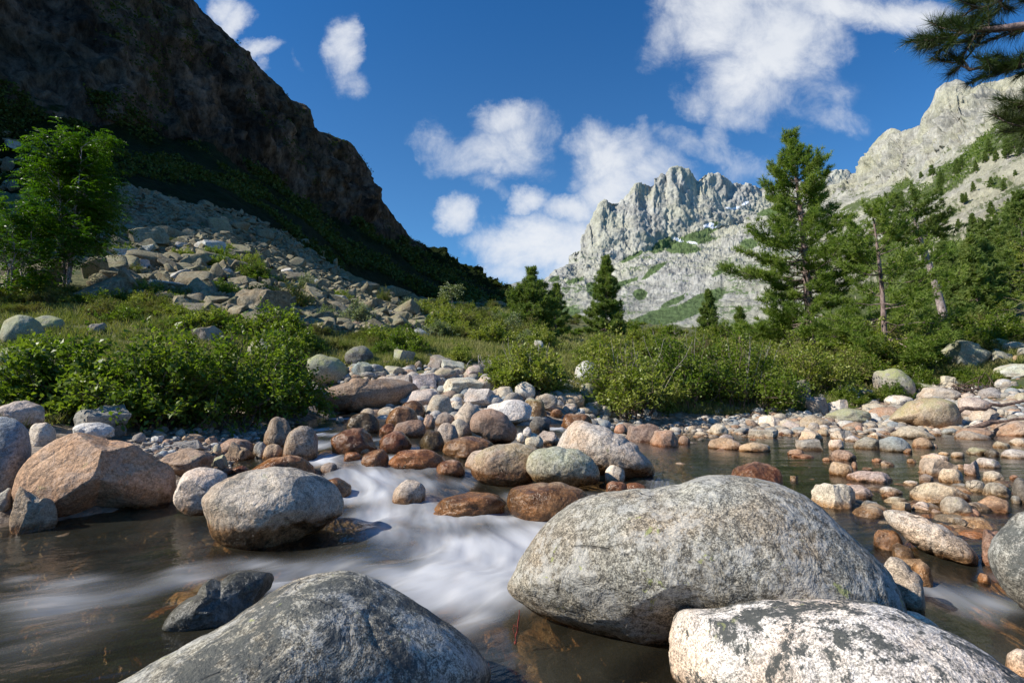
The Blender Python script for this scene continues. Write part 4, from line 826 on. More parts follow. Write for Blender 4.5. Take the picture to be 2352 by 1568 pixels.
# scree: boulders of the slope seen one by one, boxes in T3 / T1 zooms
SCR = {T3: [(1580,220,1990,450,'a','large tilted trapezoid slab at the foot of the scree'),(1855,250,2005,375,'a','squarish block leaning on the large tilted scree slab'),(1555,135,1770,220,'a'),(1520,175,1650,240,'a'),(825,30,1000,110,'a'),(1065,140,1190,200,'a'),(1160,85,1400,200,'a'),(1310,60,1415,155,'a'),
  (985,155,1260,255,'a'),(1345,205,1500,290,'a'),(1340,285,1600,375,'a'),(1245,225,1390,315,'a'),(1495,80,1600,165,'a'),(700,165,870,245,'a'),(1530,385,1660,435,'a'),(760,100,940,175,'a'),(880,75,1020,150,'a'),(1000,0,1200,75,'a'),(1190,130,1280,180,'a'),(640,190,740,250,'a'),(100,150,200,190,'a'),(380,200,440,240,'a')],
 T1: [(570,1040,780,1145,'a','biggest scree block with sunlit top and dark side'),(890,1100,1040,1170,'a'),(520,1010,580,1050,'a'),(430,1055,500,1085,'a'),(600,990,680,1030,'a'),(500,1140,660,1200,'a'),(560,1190,700,1245,'a'),(680,1180,780,1225,'a'),(700,1100,800,1140,'a'),
  (520,1240,640,1290,'a'),(640,1120,720,1180,'a'),(800,1110,880,1150,'a'),(940,1165,1040,1200,'a'),(1030,1190,1100,1240,'a'),(1010,1060,1060,1100,'a'),(1530,1185,1552,1235,'a','slim upright stone standing at the scree edge'),(1630,1290,1745,1340,'a','dark flat-topped rock at the far end of the scree'),(1725,1310,1890,1370,'a','long dark overhanging rock at the far end of the scree'),
  (1750,1340,1815,1375,'a'),(1770,1390,1835,1445,'a','upright pale block at the lower end of the scree'),(1720,1430,1790,1480,'a'),(1880,1465,1960,1505,'a'),(1800,1430,1880,1470,'a'),(1650,1480,1730,1535,'a'),(1290,1230,1360,1270,'a'),(1350,1290,1410,1330,'a'),(1420,1280,1480,1310,'a'),
  (1460,1400,1520,1440,'a'),(1480,1350,1600,1400,'a'),(1600,1370,1700,1410,'a'),(1440,1480,1560,1520,'a'),(480,1290,600,1340,'a'),(20,640,110,690,'a'),(0,720,70,790,'a'),(30,830,90,880,'a'),(0,1200,60,1250,'a'),(200,1240,260,1270,'a')]}
for T, L in SCR.items():
    for e in L:
        x0, y0 = T(e[0], e[1]); x1, y1 = T(e[2], e[3]); sid += 1; rs = np.random.RandomState(sid)
        h = hit((x0 + x1) / 2, y1 - 1)
        if h is None: continue
        o = make_rock(x0, y0, x1, y1, 'scree' if rs.rand() < .7 else 'pale grey', e[4], sid, dist=float(np.linalg.norm(h[0] - np.array([0, 0, CAMZ]))), spot=.2, moss=.35 * rs.rand(), name='scree_block')
        o.data.materials[0] = M_SCREE; o['wet'] = -9.0
        ALLROCK.append(((x0 + x1) / 2, (y0 + y1) / 2, x1 - x0, o, 'scree', e[4], e[5] if len(e) > 5 else None, None))

# smaller scree slabs: prototypes scattered by surface position; the largest stay single objects, the rest is one mass
protos = []
for k in range(8):
    rs = np.random.RandomState(900 + k); V, Fc = ico(3); V = V.copy()
    Ra = rotm(rs, .2); NN = [(Ra[:, q] * sg, rs.uniform(.42, .66)) for q in range(3) for sg in (-1, 1)]
    for j in range(4): n = rs.normal(size=3); NN.append((n / np.linalg.norm(n), rs.uniform(.5, .75)))
    for n, of_ in NN: dd = V @ n - of_; V -= np.clip(dd, 0, None)[:, None] * n
    V += .03 * fbm(V * 2 + k * 5, 3)[:, None] * V; V *= [1.25, rs.uniform(.7, 1.0), rs.uniform(.4, .65)]
    protos.append((V, Fc))
def rotm(rs, flat=.35):
    a, b, c = rs.uniform(0, 6.28), rs.normal() * flat, rs.normal() * flat
    ca, sa, cb, sb, cc, sc_ = math.cos(a), math.sin(a), math.cos(b), math.sin(b), math.cos(c), math.sin(c)
    return np.array([[ca, -sa, 0], [sa, ca, 0], [0, 0, 1]]) @ np.array([[1, 0, 0], [0, cb, -sb], [0, sb, cb]]) @ np.array([[cc, 0, sc_], [0, 1, 0], [-sc_, 0, cc]])
def inpoly(x, y, poly):
    c = False; n = len(poly)
    for i in range(n):
        x1, y1 = poly[i]; x2, y2 = poly[(i + 1) % n]
        if (y1 > y) != (y2 > y) and x < (x2 - x1) * (y - y1) / (y2 - y1) + x1: c = not c
    return c
SCREEP = [(220,690),(225,520),(255,440),(300,425),(400,460),(550,487),(640,527),(715,562),(770,600),(800,640),(900,690),(1000,742),(960,765),(860,775),(740,780),(700,760),(640,768),(540,740),(420,715),(330,680)]
rs = np.random.RandomState(5); cand = []
while len(cand) < 9000:
    x, y = rs.uniform(215, 1005), rs.uniform(420, 770)
    if not inpoly(x, y, SCREEP): continue
    h = hit(x, y)
    if h is None: continue
    D = np.linalg.norm(h[0]); s = float(np.exp(rs.normal(-.1, .5))) * .27
    pxs = s * 1250 / D
    if pxs < 3: continue
    cand.append((pxs, h[0], s, x, y))
# left of the rowan: a few more pale slabs on the slope
for k in range(160):
    x, y = rs.uniform(0, 110), rs.uniform(300, 680); h = hit(x, y)
    if h is not None: s = float(np.exp(rs.normal(-.1, .5))) * .5; cand.append((s * 1250 / np.linalg.norm(h[0]), h[0], s, x, y))
cand.sort(key=lambda c: -c[0])
smes = []
for k, (V, Fc) in enumerate(protos): smes.append(mesh_np('scree_slab', V, Fc, False))
acc = Acc(); SCSTONE = []
for i, (pxs, p, s, x, y) in enumerate(cand):
    k = i % 8; R = rotm(rs, .5)
    if i < 150:
        o = obj('scree_stone', smes[k], M_SCREE, loc=p + np.array([0, 0, s * .12]))
        from mathutils import Matrix
        o.rotation_euler = Matrix(R.tolist()).to_euler(); o.scale = (s, s, s)
        v = rs.uniform(.75, 1.15); o['tint'] = [.20 * v, .176 * v, .118 * v]; o['spot'] = .2; o['moss'] = float(.4 * rs.rand()); o['blotch'] = 0.0; o['wet'] = -9.0
        SCSTONE.append((x, y, pxs, o))
    else:
        acc.add(protos[k][0] @ R.T * s + p + np.array([0, 0, s * .12]), protos[k][1])
o = obj('scree_rubble', acc.mesh('scree_rubble', False), M_SCREE); o['tint'] = [.18, .158, .105]; o['spot'] = .2; o['moss'] = .2; o['blotch'] = 0.0; o['wet'] = -9.0
tag(o, 'mass of small grey-green scree stones below the dark cliff', kind='stuff')

# pebbles: rounded prototypes massed over the banks and the pond bed
pp_ = []
for k in range(6):
    r2_ = np.random.RandomState(950 + k); V, Fc = ico(2); V = V.copy(); V *= (1 + .22 * fbm(V * 1.2 + k * 4, 2))[:, None]; V *= [1, r2_.uniform(.65, .9), r2_.uniform(.45, .7)]; pp_.append((V, Fc))
PM = [('pale grey', .2), ('beige', .27), ('brown', .12), ('orange', .05), ('grey', .24), ('blue-grey', .12)]
accs = {k: Acc() for k, _ in PM}
CH2 = [(1245,935),(1310,935),(1300,1010),(1270,1070),(1235,1060),(1258,1000)]
CHAN = [(640,930),(830,930),(800,1000),(790,1060),(1000,1050),(1350,1100),(1350,1240),(780,1240),(720,1100),(700,1000)]
def scatter_pebbles(poly, n, smin, smax):
    xs_ = [q[0] for q in poly]; ys_ = [q[1] for q in poly]; c = 0
    while c < n:
        x, y = rs.uniform(min(xs_), max(xs_)), rs.uniform(min(ys_), max(ys_))
        if not inpoly(x, y, poly): continue
        if inpoly(x, y, CHAN) or inpoly(x, y, CH2): c += .5; continue
        c += 1; h = ground_hit2(x, y)
        if h is None: continue
        s = rs.uniform(smin, smax) * (.6 + .8 * rs.rand() ** 2); V, Fc = pp_[rs.randint(6)]
        key = PM[rs.choice(len(PM), p=[q[1] for q in PM])][0]
        accs[key].add(V @ rotm(rs, .25).T * s + h + np.array([0, 0, s * .15]), Fc)
_BVT = bvh_of(TV[:, 20:-20])
def ground_hit2(px, py):
    h = hit(px, py, _BVT); return None if h is None else h[0]
scatter_pebbles([(1600,960),(2352,930),(2352,1330),(2250,1330),(2050,1230),(1850,1120),(1500,1080),(1500,990)], 3600, .035, .11)
scatter_pebbles([(1480,1000),(1900,1000),(1900,1150),(1500,1120)], 250, .05, .11)
scatter_pebbles([(1640,940),(2352,860),(2352,1000),(1640,1000)], 1100, .06, .18)
scatter_pebbles([(300,990),(700,960),(740,1100),(500,1120),(330,1060)], 900, .02, .06)
scatter_pebbles([(700,960),(1000,850),(1500,900),(1500,1000),(1350,1100),(740,1110)], 1500, .06, .19)
scatter_pebbles([(0,1240),(1500,1240),(2350,1400),(2350,1560),(0,1560)], 1500, .06, .17)
scatter_pebbles([(740,840),(1000,820),(1150,860),(1000,900),(750,880)], 250, .06, .16)
scatter_pebbles([(880,720),(1010,740),(1000,775),(760,760)], 300, .12, .3)
wetz = {}
for key, a in accs.items():
    o = obj('pebbles', a.mesh('pebbles'), M_ROCK); o['tint'] = list(TN[key]); o['spot'] = .25; o['moss'] = 0.0; o['blotch'] = 0.0; o['wet'] = .15
    tag(o, f'{key} pebbles and cobbles strewn over the banks and stream bed', kind='stuff')

# ------------------------------------------------------------------ labels for the remaining stones
LM = [(a[0], a[1], a[7]) for a in ALLROCK if a[7]]
SHAPE = {'rwu': 'drowned rounded', 'ru': 'drowned rounded', 'r': 'rounded', 'ra': 'blunt-cornered', 'a': 'angular', 'rw': 'wet rounded', 'aw': 'wet jagged', 'rf': 'low flat', 'af': 'slab-like'}
def rel(x, y, lx, ly):
    dx, dy_ = x - lx, y - ly
    if abs(dx) > 1.6 * abs(dy_): return 'right of' if dx > 0 else 'left of'
    v = 'beyond' if dy_ < 0 else 'in front of'
    if abs(dy_) > 2.2 * abs(dx): return v
    return v + (' and right of' if dx > 0 else ' and left of')
SIZES = lambda s, big: 'tiny' if s < 22 else 'small' if s < 40 else 'mid-sized' if s < 70 else 'fair-sized' if s < 110 else 'large'
used = {}
def uniq(o, base, alts, group):
    for a in [base] + alts:
        if a not in used: used[a] = o; o['label'] = a; return
    k = 2; ords = ['second', 'third', 'fourth', 'fifth', 'sixth', 'seventh', 'eighth']
    for w_ in ords:
        a = f'{w_} {base}'
        if a not in used: used[a] = o; o['label'] = a; return
    o['label'] = base
for (x, y, s, o, tint, sty, label, short) in ALLROCK:
    if short: continue
    isb = s > 100; scree = o.name.startswith('scree')
    if scree:
        o['category'] = 'scree boulder'; o['group'] = 'angular blocks of the scree slope'; o.name = 'scree_block'
    else:
        o['category'] = 'boulder' if isb else 'stone'; o['group'] = ('rocks along the right shore and pond' if x > 1480 else 'rocks of the middle heap and cascade' if x > 700 else 'rocks of the left bank'); o.name = 'boulder' if isb else 'stone'
    if label: o['label'] = label; used[label] = o; continue
    lm = sorted(LM, key=lambda q: (q[0] - x) ** 2 + (1.6 * (q[1] - y)) ** 2)
    col = {'scree': 'lichen-grey'}.get(tint, tint); nm = 'scree block' if scree else ('boulder' if isb else 'stone')
    b0 = f'{SIZES(s, isb)} {col} {SHAPE.get(sty, "rounded")} {nm}'
    uniq(o, f'{b0} {rel(x, y, lm[0][0], lm[0][1])} {lm[0][2]}', [f'{b0} {rel(x, y, q[0], q[1])} {q[2]}' for q in lm[1:4]], None)

# scree stones that nothing tells apart share one description
for x, y, s, o in SCSTONE:
    if x < 215: l_ = 'pale scree slab on the slope at the left edge behind the rowan'
    elif y < 560: l_ = 'shaded grey-green scree slab high up on the rock slope'
    elif y < 640: l_ = 'lichen-grey scree slab half way down the rock slope'
    else: l_ = 'sunlit lichen-grey scree slab near the foot of the rock slope'
    tag(o, l_, 'scree slab', l_.split(' slab ')[0] + ' slabs ' + l_.split(' slab ')[1])

# ------------------------------------------------------------------ foliage primitives
def unit(v): return v / (np.linalg.norm(v, axis=-1, keepdims=True) + 1e-9)
def leaves(P, D, L, W, rs, droop=.25):
    """folded diamond leaves: P base (n,3), D direction (n,3), L length, W width"""
    n = len(P); L = np.broadcast_to(L, (n,))[:, None]; W = np.broadcast_to(W, (n,))[:, None]
    D = unit(D); S = unit(np.cross(D, rs.normal(size=(n, 3)) * .5 + [0, 0, 1])); U = np.cross(S, D)
    tip = P + D * L - U * L * droop; mid = P + D * L * .5
    V = np.stack([P, mid + S * W * .5 + U * W * .12, tip, mid - S * W * .5 + U * W * .12], 1).reshape(-1, 3)
    return V, (np.arange(n)[:, None] * 4 + np.arange(4)[None])
def needles(P, D, L, W, K, rs, spread=.75, along=.35):
    n = len(P); P = np.repeat(P, K, 0); D = np.repeat(unit(D), K, 0); L = np.repeat(np.broadcast_to(L, (n,)), K)[:, None] * rs.uniform(.7, 1.15, (n * K, 1))
    P = P - D * L * along * rs.uniform(0, 2.2, (n * K, 1)); d = unit(D * (1 - spread * .45) + unit(rs.normal(size=(n * K, 3))) * spread)
    S = unit(np.cross(d, rs.normal(size=(n * K, 3)))) * W * .5
    V = np.stack([P - S, P + S, P + d * L], 1).reshape(-1, 3)
    return V, np.arange(n * K * 3).reshape(-1, 3)
def curve(a, b, sag, n=6, rs=None, wob=0):
    t = np.linspace(0, 1, n)[:, None]; P = a + (b - a) * t + np.array([0, 0, 1.0]) * sag * (t * (1 - t) * 4)
    if rs is not None and wob: P[1:-1] += rs.normal(size=(n - 2, 3)) * wob
    return P

def bush_meshes(R, H, nst, ntw, nleaf, leaf, seed, dome=1.0, up=.5, wid=.6):
    rs = np.random.RandomState(seed); st = Acc(); LP = []; LD = []
    for i in range(nst):
        a = rs.uniform(0, 6.283); q = math.sqrt(rs.rand()); base = np.array([math.cos(a), math.sin(a), 0]) * R * .3 * q
        rr_ = q * R * rs.uniform(.75, 1.05); top = np.array([math.cos(a) * rr_, math.sin(a) * rr_, H * (1 - .88 * q ** 2.2) * rs.uniform(.55, 1.12)])
        P = curve(base, top, H * .12 * q, 6, rs, .03 * R); V, Fc = tube(P, np.linspace(.012, .003, 6) * (1 + R * .3), 4); st.add(V, Fc)
        for j in range(ntw):
            t = rs.uniform(.25, 1) ; p = P[0] + (P[-1] - P[0]) * t; k = min(int(t * 5), 4); p = P[k] + (P[k + 1] - P[k]) * (t * 5 - k)
            d = unit(rs.normal(size=3) + [0, 0, up] + .5 * unit(top - base)); l = rs.uniform(.12, .32) * (R + H) * .5
            e = p + d * l
            if e[2] < .02: e[2] = .02
            if j % 2 == 0: V, Fc = tube(curve(p, e, 0, 3), np.array([.004, .003, .0015]) * (1 + R * .2), 3); st.add(V, Fc)
            tt = rs.rand(nleaf, 1); LP.append(p + (e - p) * tt + rs.normal(size=(nleaf, 3)) * l * .10); LD.append(d[None] * .7 + rs.normal(size=(nleaf, 3)) * .7 + [0, 0, .25])
    LP = np.concatenate(LP); LD = np.concatenate(LD); ok = LP[:, 2] > .01; LP, LD = LP[ok], LD[ok]
    V, Fc = leaves(LP, LD, leaf * rs.uniform(.7, 1.25, len(LP)), leaf * wid * rs.uniform(.8, 1.2, len(LP)), rs)
    return mesh_np('leaves', V, Fc, False), st.mesh('stems')
def bush(name, loc, R, H, nst, ntw, nleaf, leaf, seed, mat, **kw):
    lm, sm_ = bush_meshes(R, H, nst, ntw, nleaf, leaf, seed, **kw)
    r = empty(name, loc); obj('leaves', lm, mat, r); obj('stems', sm_, M_TWIG, r); return r
def gpos(px, py, sink=.03):
    h = hit(px, py); return None if h is None else h[0] - np.array([0, 0, sink])

# the big alder bush on the left bank
BIG = [(95,965,250,215,'leftmost dark leafy alder bush on the left bank behind the blue boulder'),(290,985,330,250,'tall glossy alder bush left of centre in the big thicket above the orange boulder'),(480,985,330,262,'broad glossy alder bush in the middle of the big left thicket'),(615,955,200,205,'right end alder bush of the left thicket beside the upper cascade')]
for i, (px, py, wd, ht, lb) in enumerate(BIG):
    p = gpos(px, py); D = p[1]; R = wd / 2 / F * D * 1.12; H = ht / F * D
    b = bush('alder_bush', p + np.array([0, R * .35, -.05]), R * 1.12, H, 56, 16, 12, .074, 300 + i, M_LEAF, up=.35)
    tag(b, lb, 'bush', 'alder bushes forming the thicket on the left bank')
MIDB = [(1220,905,190,120,'low light green bush at the left end of the mid-stream thicket'),(1400,860,150,90,'light green bush behind the pale lichen boulder in the thicket'),(1450,965,270,185,'bright green bush with bare twigs nearest the pond in the mid-stream thicket'),
        (1590,945,240,190,'dense bush in the middle of the mid-stream thicket above the pond'),(1720,950,260,185,'dark-footed leafy bush overhanging the far edge of the pond'),(1860,905,230,140,'olive bush at the right end of the thicket below the big pine')]
for i, (px, py, wd, ht, lb) in enumerate(MIDB):
    p = gpos(px, py); D = p[1]; R = wd / 2 / F * D * 1.1; H = ht / F * D
    b = bush('willow_bush', p + np.array([0, R * .3, -.05]), R * 1.1, H * 1.05, 50, 16, 12, .08, 330 + i, M_LEAF2 if i in (0, 1, 2, 5) else M_LEAF, up=.6)
    if i in (0, 2, 3, 4):
        a = Acc(); r_ = np.random.RandomState(700 + i)
        for k in range(11):
            e = r_.normal(size=3) * [R * .38, R * .3, 0]; s0 = e * .5; e[2] = H * r_.uniform(.8, 1.1); s0[2] = H * .3
            V, Fc = tube(curve(s0, e, 0, 5, r_, .02), np.linspace(.009, .003, 5), 4); a.add(V, Fc)
            for q in range(3): m_ = s0 + (e - s0) * r_.uniform(.5, .95); V, Fc = tube(np.stack([m_, m_ + unit(r_.normal(size=3) + [0, 0, .8]) * r_.uniform(.1, .25)]), [.004, .002], 3); a.add(V, Fc)
        obj('bare_twigs', a.mesh('bare_twigs'), M_DEAD, b)
    tag(b, lb, 'bush', 'leafy bushes of the mid-stream thicket')

# shrub prototypes for the meadow, banks and slopes, copied one by one
def zone(poly, n, size, mats, label, group, seed, squash=.7, name='shrub', minsep=0):
    rs = np.random.RandomState(seed); xs_ = [q[0] for q in poly]; ys_ = [q[1] for q in poly]; c = 0; tries = 0
    while c < n and tries < n * 30:
        tries += 1; x, y = rs.uniform(min(xs_), max(xs_)), rs.uniform(min(ys_), max(ys_))
        if not inpoly(x, y, poly) or (1280 < x < 1430 and 820 < y < 960): continue
        p = gpos(x, y)
        if p is None: continue
        c += 1; k = rs.randint(len(mats)); pr = PROTO[mats[k]][rs.randint(len(PROTO[mats[k]]))]; s = size * rs.uniform(.7, 1.35)
        r = copy_thing(pr, p, rs.uniform(0, 6.28), (s, s, s * squash * rs.uniform(.5, 1.6))); r.name = name; tag(r, label, 'shrub', group)
PROTO = {}
def mkproto(key, mat, n, leaf, nst, ntw, nleaf, **kw):
    PROTO[key] = []
    for i in range(n): 
        r = bush('shrub', (0, 0, 0), 1.0, 1.0, nst, ntw, nleaf, leaf, 400 + len(PROTO) * 10 + i, mat, **kw); PROTO[key].append(r)
mkproto('leaf', M_LEAF2, 2, .075, 34, 12, 12, up=.5); mkproto('dark', M_LEAF, 2, .075, 34, 12, 12, up=.5)
mkproto('heath', M_HEATH, 2, .06, 40, 14, 14, up=1.2, wid=.4); mkproto('pale', M_PALE, 1, .07, 34, 12, 11, up=.6)
def one(px, py, wd, ht, key, label, name='shrub', cat='shrub'):
    p = gpos(px, py); D = p[1]; s = wd / 2 / F * D; r = copy_thing(PROTO[key][0], p + np.array([0, s * .4, 0]), px, (s, s, ht / F * D)); r.name = name; tag(r, label, cat)
one(575,650,100,58,'dark','green shrub growing on the scree above the large tilted slab'); one(650,715,150,78,'heath','spreading heath shrub right of the large tilted scree slab')
one(700,672,60,52,'pale','pale feathery shrub in the scree above the heath shrub'); one(745,755,110,60,'pale','silvery shrub left of the upright pale block'); one(815,752,110,72,'pale','silvery shrub touching the upright pale block')
one(620,775,190,85,'dark','dark shrub mass at the foot of the large tilted scree slab'); one(930,815,130,70,'dark','dense green shrub above the grey angular rocks in midstream')
one(1055,835,90,52,'leaf','round light shrub left of the bleached root tangle'); one(2115,890,110,60,'dark','small bright shrub on top of the bank beside the yellow-crusted wedge')
one(2260,890,90,45,'dark','low green shrub beside the twisted dead wood on the right bank'); one(860,790,120,50,'leaf','low light shrub in front of the silvery shrubs'); one(880,700,45,45,'heath','small brownish shrub right of the dark overhanging rock')
one(1240,790,90,48,'leaf','bright shrub below the twin pines in the valley'); one(1950,930,90,50,'dark','dark shrub beside the shaded jagged rock on the far pond shore')
one(60,830,170,70,'dark','leafy shrub in front of the dark left-edge boulder')
zone([(0,670),(240,668),(500,690),(540,740),(520,770),(300,740),(0,720)], 46, .62, ['leaf', 'heath', 'dark', 'heath'], 'low shrub in the green belt between the left thicket and the scree', 'shrubs of the belt between the left thicket and the scree', 61)
zone([(480,740),(720,760),(900,760),(960,800),(830,840),(700,810),(640,830),(500,780)], 26, .50, ['leaf', 'heath', 'dark'], 'low shrub on the bank above the upper cascade', 'shrubs on the bank above the upper cascade', 62)
zone([(260,600),(330,560),(520,560),(700,650),(800,700),(760,740),(640,720),(480,690),(300,680)], 26, .75, ['leaf', 'heath', 'dark'], 'green shrub growing between the lower scree blocks', 'shrubs between the lower scree blocks', 60, .8)
zone([(960,700),(1180,690),(1230,800),(1000,780),(920,735)], 110, .8, ['leaf', 'leaf', 'heath', 'heath', 'pale'], 'low shrub in the sunny meadow at the valley centre', 'shrubs of the sunny meadow at the valley centre', 63, .75)
zone([(1130,820),(1300,780),(1600,790),(1950,800),(2000,870),(1500,870),(1150,880)], 66, .62, ['leaf', 'leaf', 'dark', 'heath'], 'low shrub behind the mid-stream thicket below the pines', 'shrubs behind the mid-stream thicket', 64, .8)
zone([(1950,770),(2280,735),(2352,750),(2280,800),(2140,830),(2030,900),(1940,880)], 50, .95, ['dark', 'leaf', 'heath'], 'shrub on the right bank below the leaning pine', 'shrubs on the right bank below the pines', 65, .8)
zone([(1980,880),(2080,900),(2000,950),(1900,940)], 10, .45, ['dark', 'leaf'], 'small shrub between the rocks of the right shore', 'small shrubs between the right shore rocks', 66)
zone([(2150,860),(2352,850),(2352,930),(2200,910)], 7, .35, ['dark', 'leaf'], 'small shrub among the bleached rocks at the right edge', 'small shrubs among the right edge rocks', 67)
zone([(1240,730),(1700,740),(1950,760),(1950,790),(1240,780)], 44, .95, ['dark', 'leaf', 'heath'], 'shrub along the foot of the peak between the valley pines', 'shrubs along the foot of the peak', 68, .7)
for k, L in PROTO.items():
    for r in L:
        for ch in list(r.children): bpy.data.objects.remove(ch)
        bpy.data.objects.remove(r)

# scrub carpets too fine to count
def scrub(name, pts, sizes, nl, leaf, mat, label, seed, flat=.6):
    rs = np.random.RandomState(seed); n = len(pts); c = np.repeat(pts, nl, 0); s = np.repeat(sizes, nl)[:, None]
    o_ = rs.normal(size=(n * nl, 3)); o_ = unit(o_) * rs.uniform(.4, 1, (n * nl, 1)) * s; o_[:, 2] = np.abs(o_[:, 2]) * flat
    V, Fc = leaves(c + o_, rs.normal(size=(n * nl, 3)) + [0, 0, .4], leaf * s[:, 0] * rs.uniform(.6, 1.3, n * nl), leaf * s[:, 0] * .8, rs)
    o = obj(name, mesh_np(name, V, Fc, False), mat); tag(o, label, kind='stuff'); return o
def surf_pts(G, r0, r1, n, rs, mask=None, c0=0, c1=None):
    nv, nu = G.shape[:2]; c1 = c1 or nu - 2; out = []
    i = rs.randint(r0, r1, n); j = rs.randint(c0, c1, n); P = G[i, j] + (G[i, j + 1] - G[i, j]) * rs.rand(n, 1)
    return P
rs = np.random.RandomState(77)
P = surf_pts(GL, 18, 84, 16000, rs, c0=230); px, py = proj(P); ok = (px > -100) & (px < 1200) & (P[:, 1] > 5)
ok &= (fbm(P * .06, 3) > -.02); P = P[ok]
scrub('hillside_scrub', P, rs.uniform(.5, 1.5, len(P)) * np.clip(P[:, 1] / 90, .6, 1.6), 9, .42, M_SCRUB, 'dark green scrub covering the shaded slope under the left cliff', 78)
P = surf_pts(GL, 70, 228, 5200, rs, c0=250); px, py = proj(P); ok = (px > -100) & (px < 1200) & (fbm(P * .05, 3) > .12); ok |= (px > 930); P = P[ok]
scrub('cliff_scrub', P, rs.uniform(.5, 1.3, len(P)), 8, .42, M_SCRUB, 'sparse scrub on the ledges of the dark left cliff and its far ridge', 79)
P = surf_pts(GR_, 8, 168, 15000, rs, c0=60, c1=420); px, py = proj(P); m_ = blobs(px, py, VR) + .55 * fbm(P * .10, 4); P = P[(m_ > .50)]
scrub('slope_scrub', P, rs.uniform(.4, 1.1, len(P)) * np.clip(P[:, 1] / 90, .5, 1.7), 8, .45, M_NEEDLE2, 'green scrub patches on the right mountain side', 80, 1.0)

# grass and herb carpet on the near land
rs = np.random.RandomState(81); GP_ = []
for poly, n in (([(0,660),(520,690),(720,760),(640,850),(560,770),(0,740)], 3500), ([(700,740),(1250,700),(1230,800),(1100,830),(850,850),(690,830)], 6500), ([(1150,870),(1250,770),(2000,780),(2352,740),(2352,860),(2050,900),(1900,950),(1400,960)], 9000),
                ([(0,740),(600,780),(700,900),(0,990)], 3000)):
    xs_ = [q[0] for q in poly]; ys_ = [q[1] for q in poly]
    for _ in range(n):
        x, y = rs.uniform(min(xs_), max(xs_)), rs.uniform(min(ys_), max(ys_))
        if inpoly(x, y, poly):
            h = hit(x, y)
            if h is not None and h[0][2] > WAT(h[0][0], h[0][1]) + .25: GP_.append(h[0])
GP_ = np.array(GP_); D = np.linalg.norm(GP_, axis=1)
def tufts(name, P, h, K, w, mat, label, seed, lean=.6):
    rs = np.random.RandomState(seed); n = len(P); B = np.repeat(P, K, 0) + rs.normal(size=(n * K, 3)) * [1, 1, 0] * np.repeat(h, K)[:, None] * .35
    d = unit(rs.normal(size=(n * K, 3)) * [lean, lean, .2] + [0, 0, 1]); L = np.repeat(h, K)[:, None] * rs.uniform(.5, 1.1, (n * K, 1)); S = unit(np.cross(d, rs.normal(size=(n * K, 3)))) * np.repeat(w, K)[:, None]
    V = np.stack([B - S, B + S, B + d * L], 1).reshape(-1, 3); o = obj(name, mesh_np(name, V, np.arange(n * K * 3).reshape(-1, 3), False), mat); tag(o, label, kind='stuff'); return o
tufts('grass', GP_, .10 + D * .006 + rs.rand(len(D)) * .08, 14, .003 + D * .0006, M_GRASS, 'rough grass and herbs carpeting the ground between shrubs', 82)

# dry grass tuft beside the lichen-capped boulder
p = gpos(700, 842); P = p + rs.normal(size=(40, 3)) * [.22, .2, .02]
o = tufts('dry_grass_tuft', P, np.full(40, .42), 16, np.full(40, .004), M_DRYGRASS, None, 83, .45); o.pop('kind', None); tag(o, 'tuft of straw-coloured dry grass beside the lichen-capped boulder', 'grass tuft')

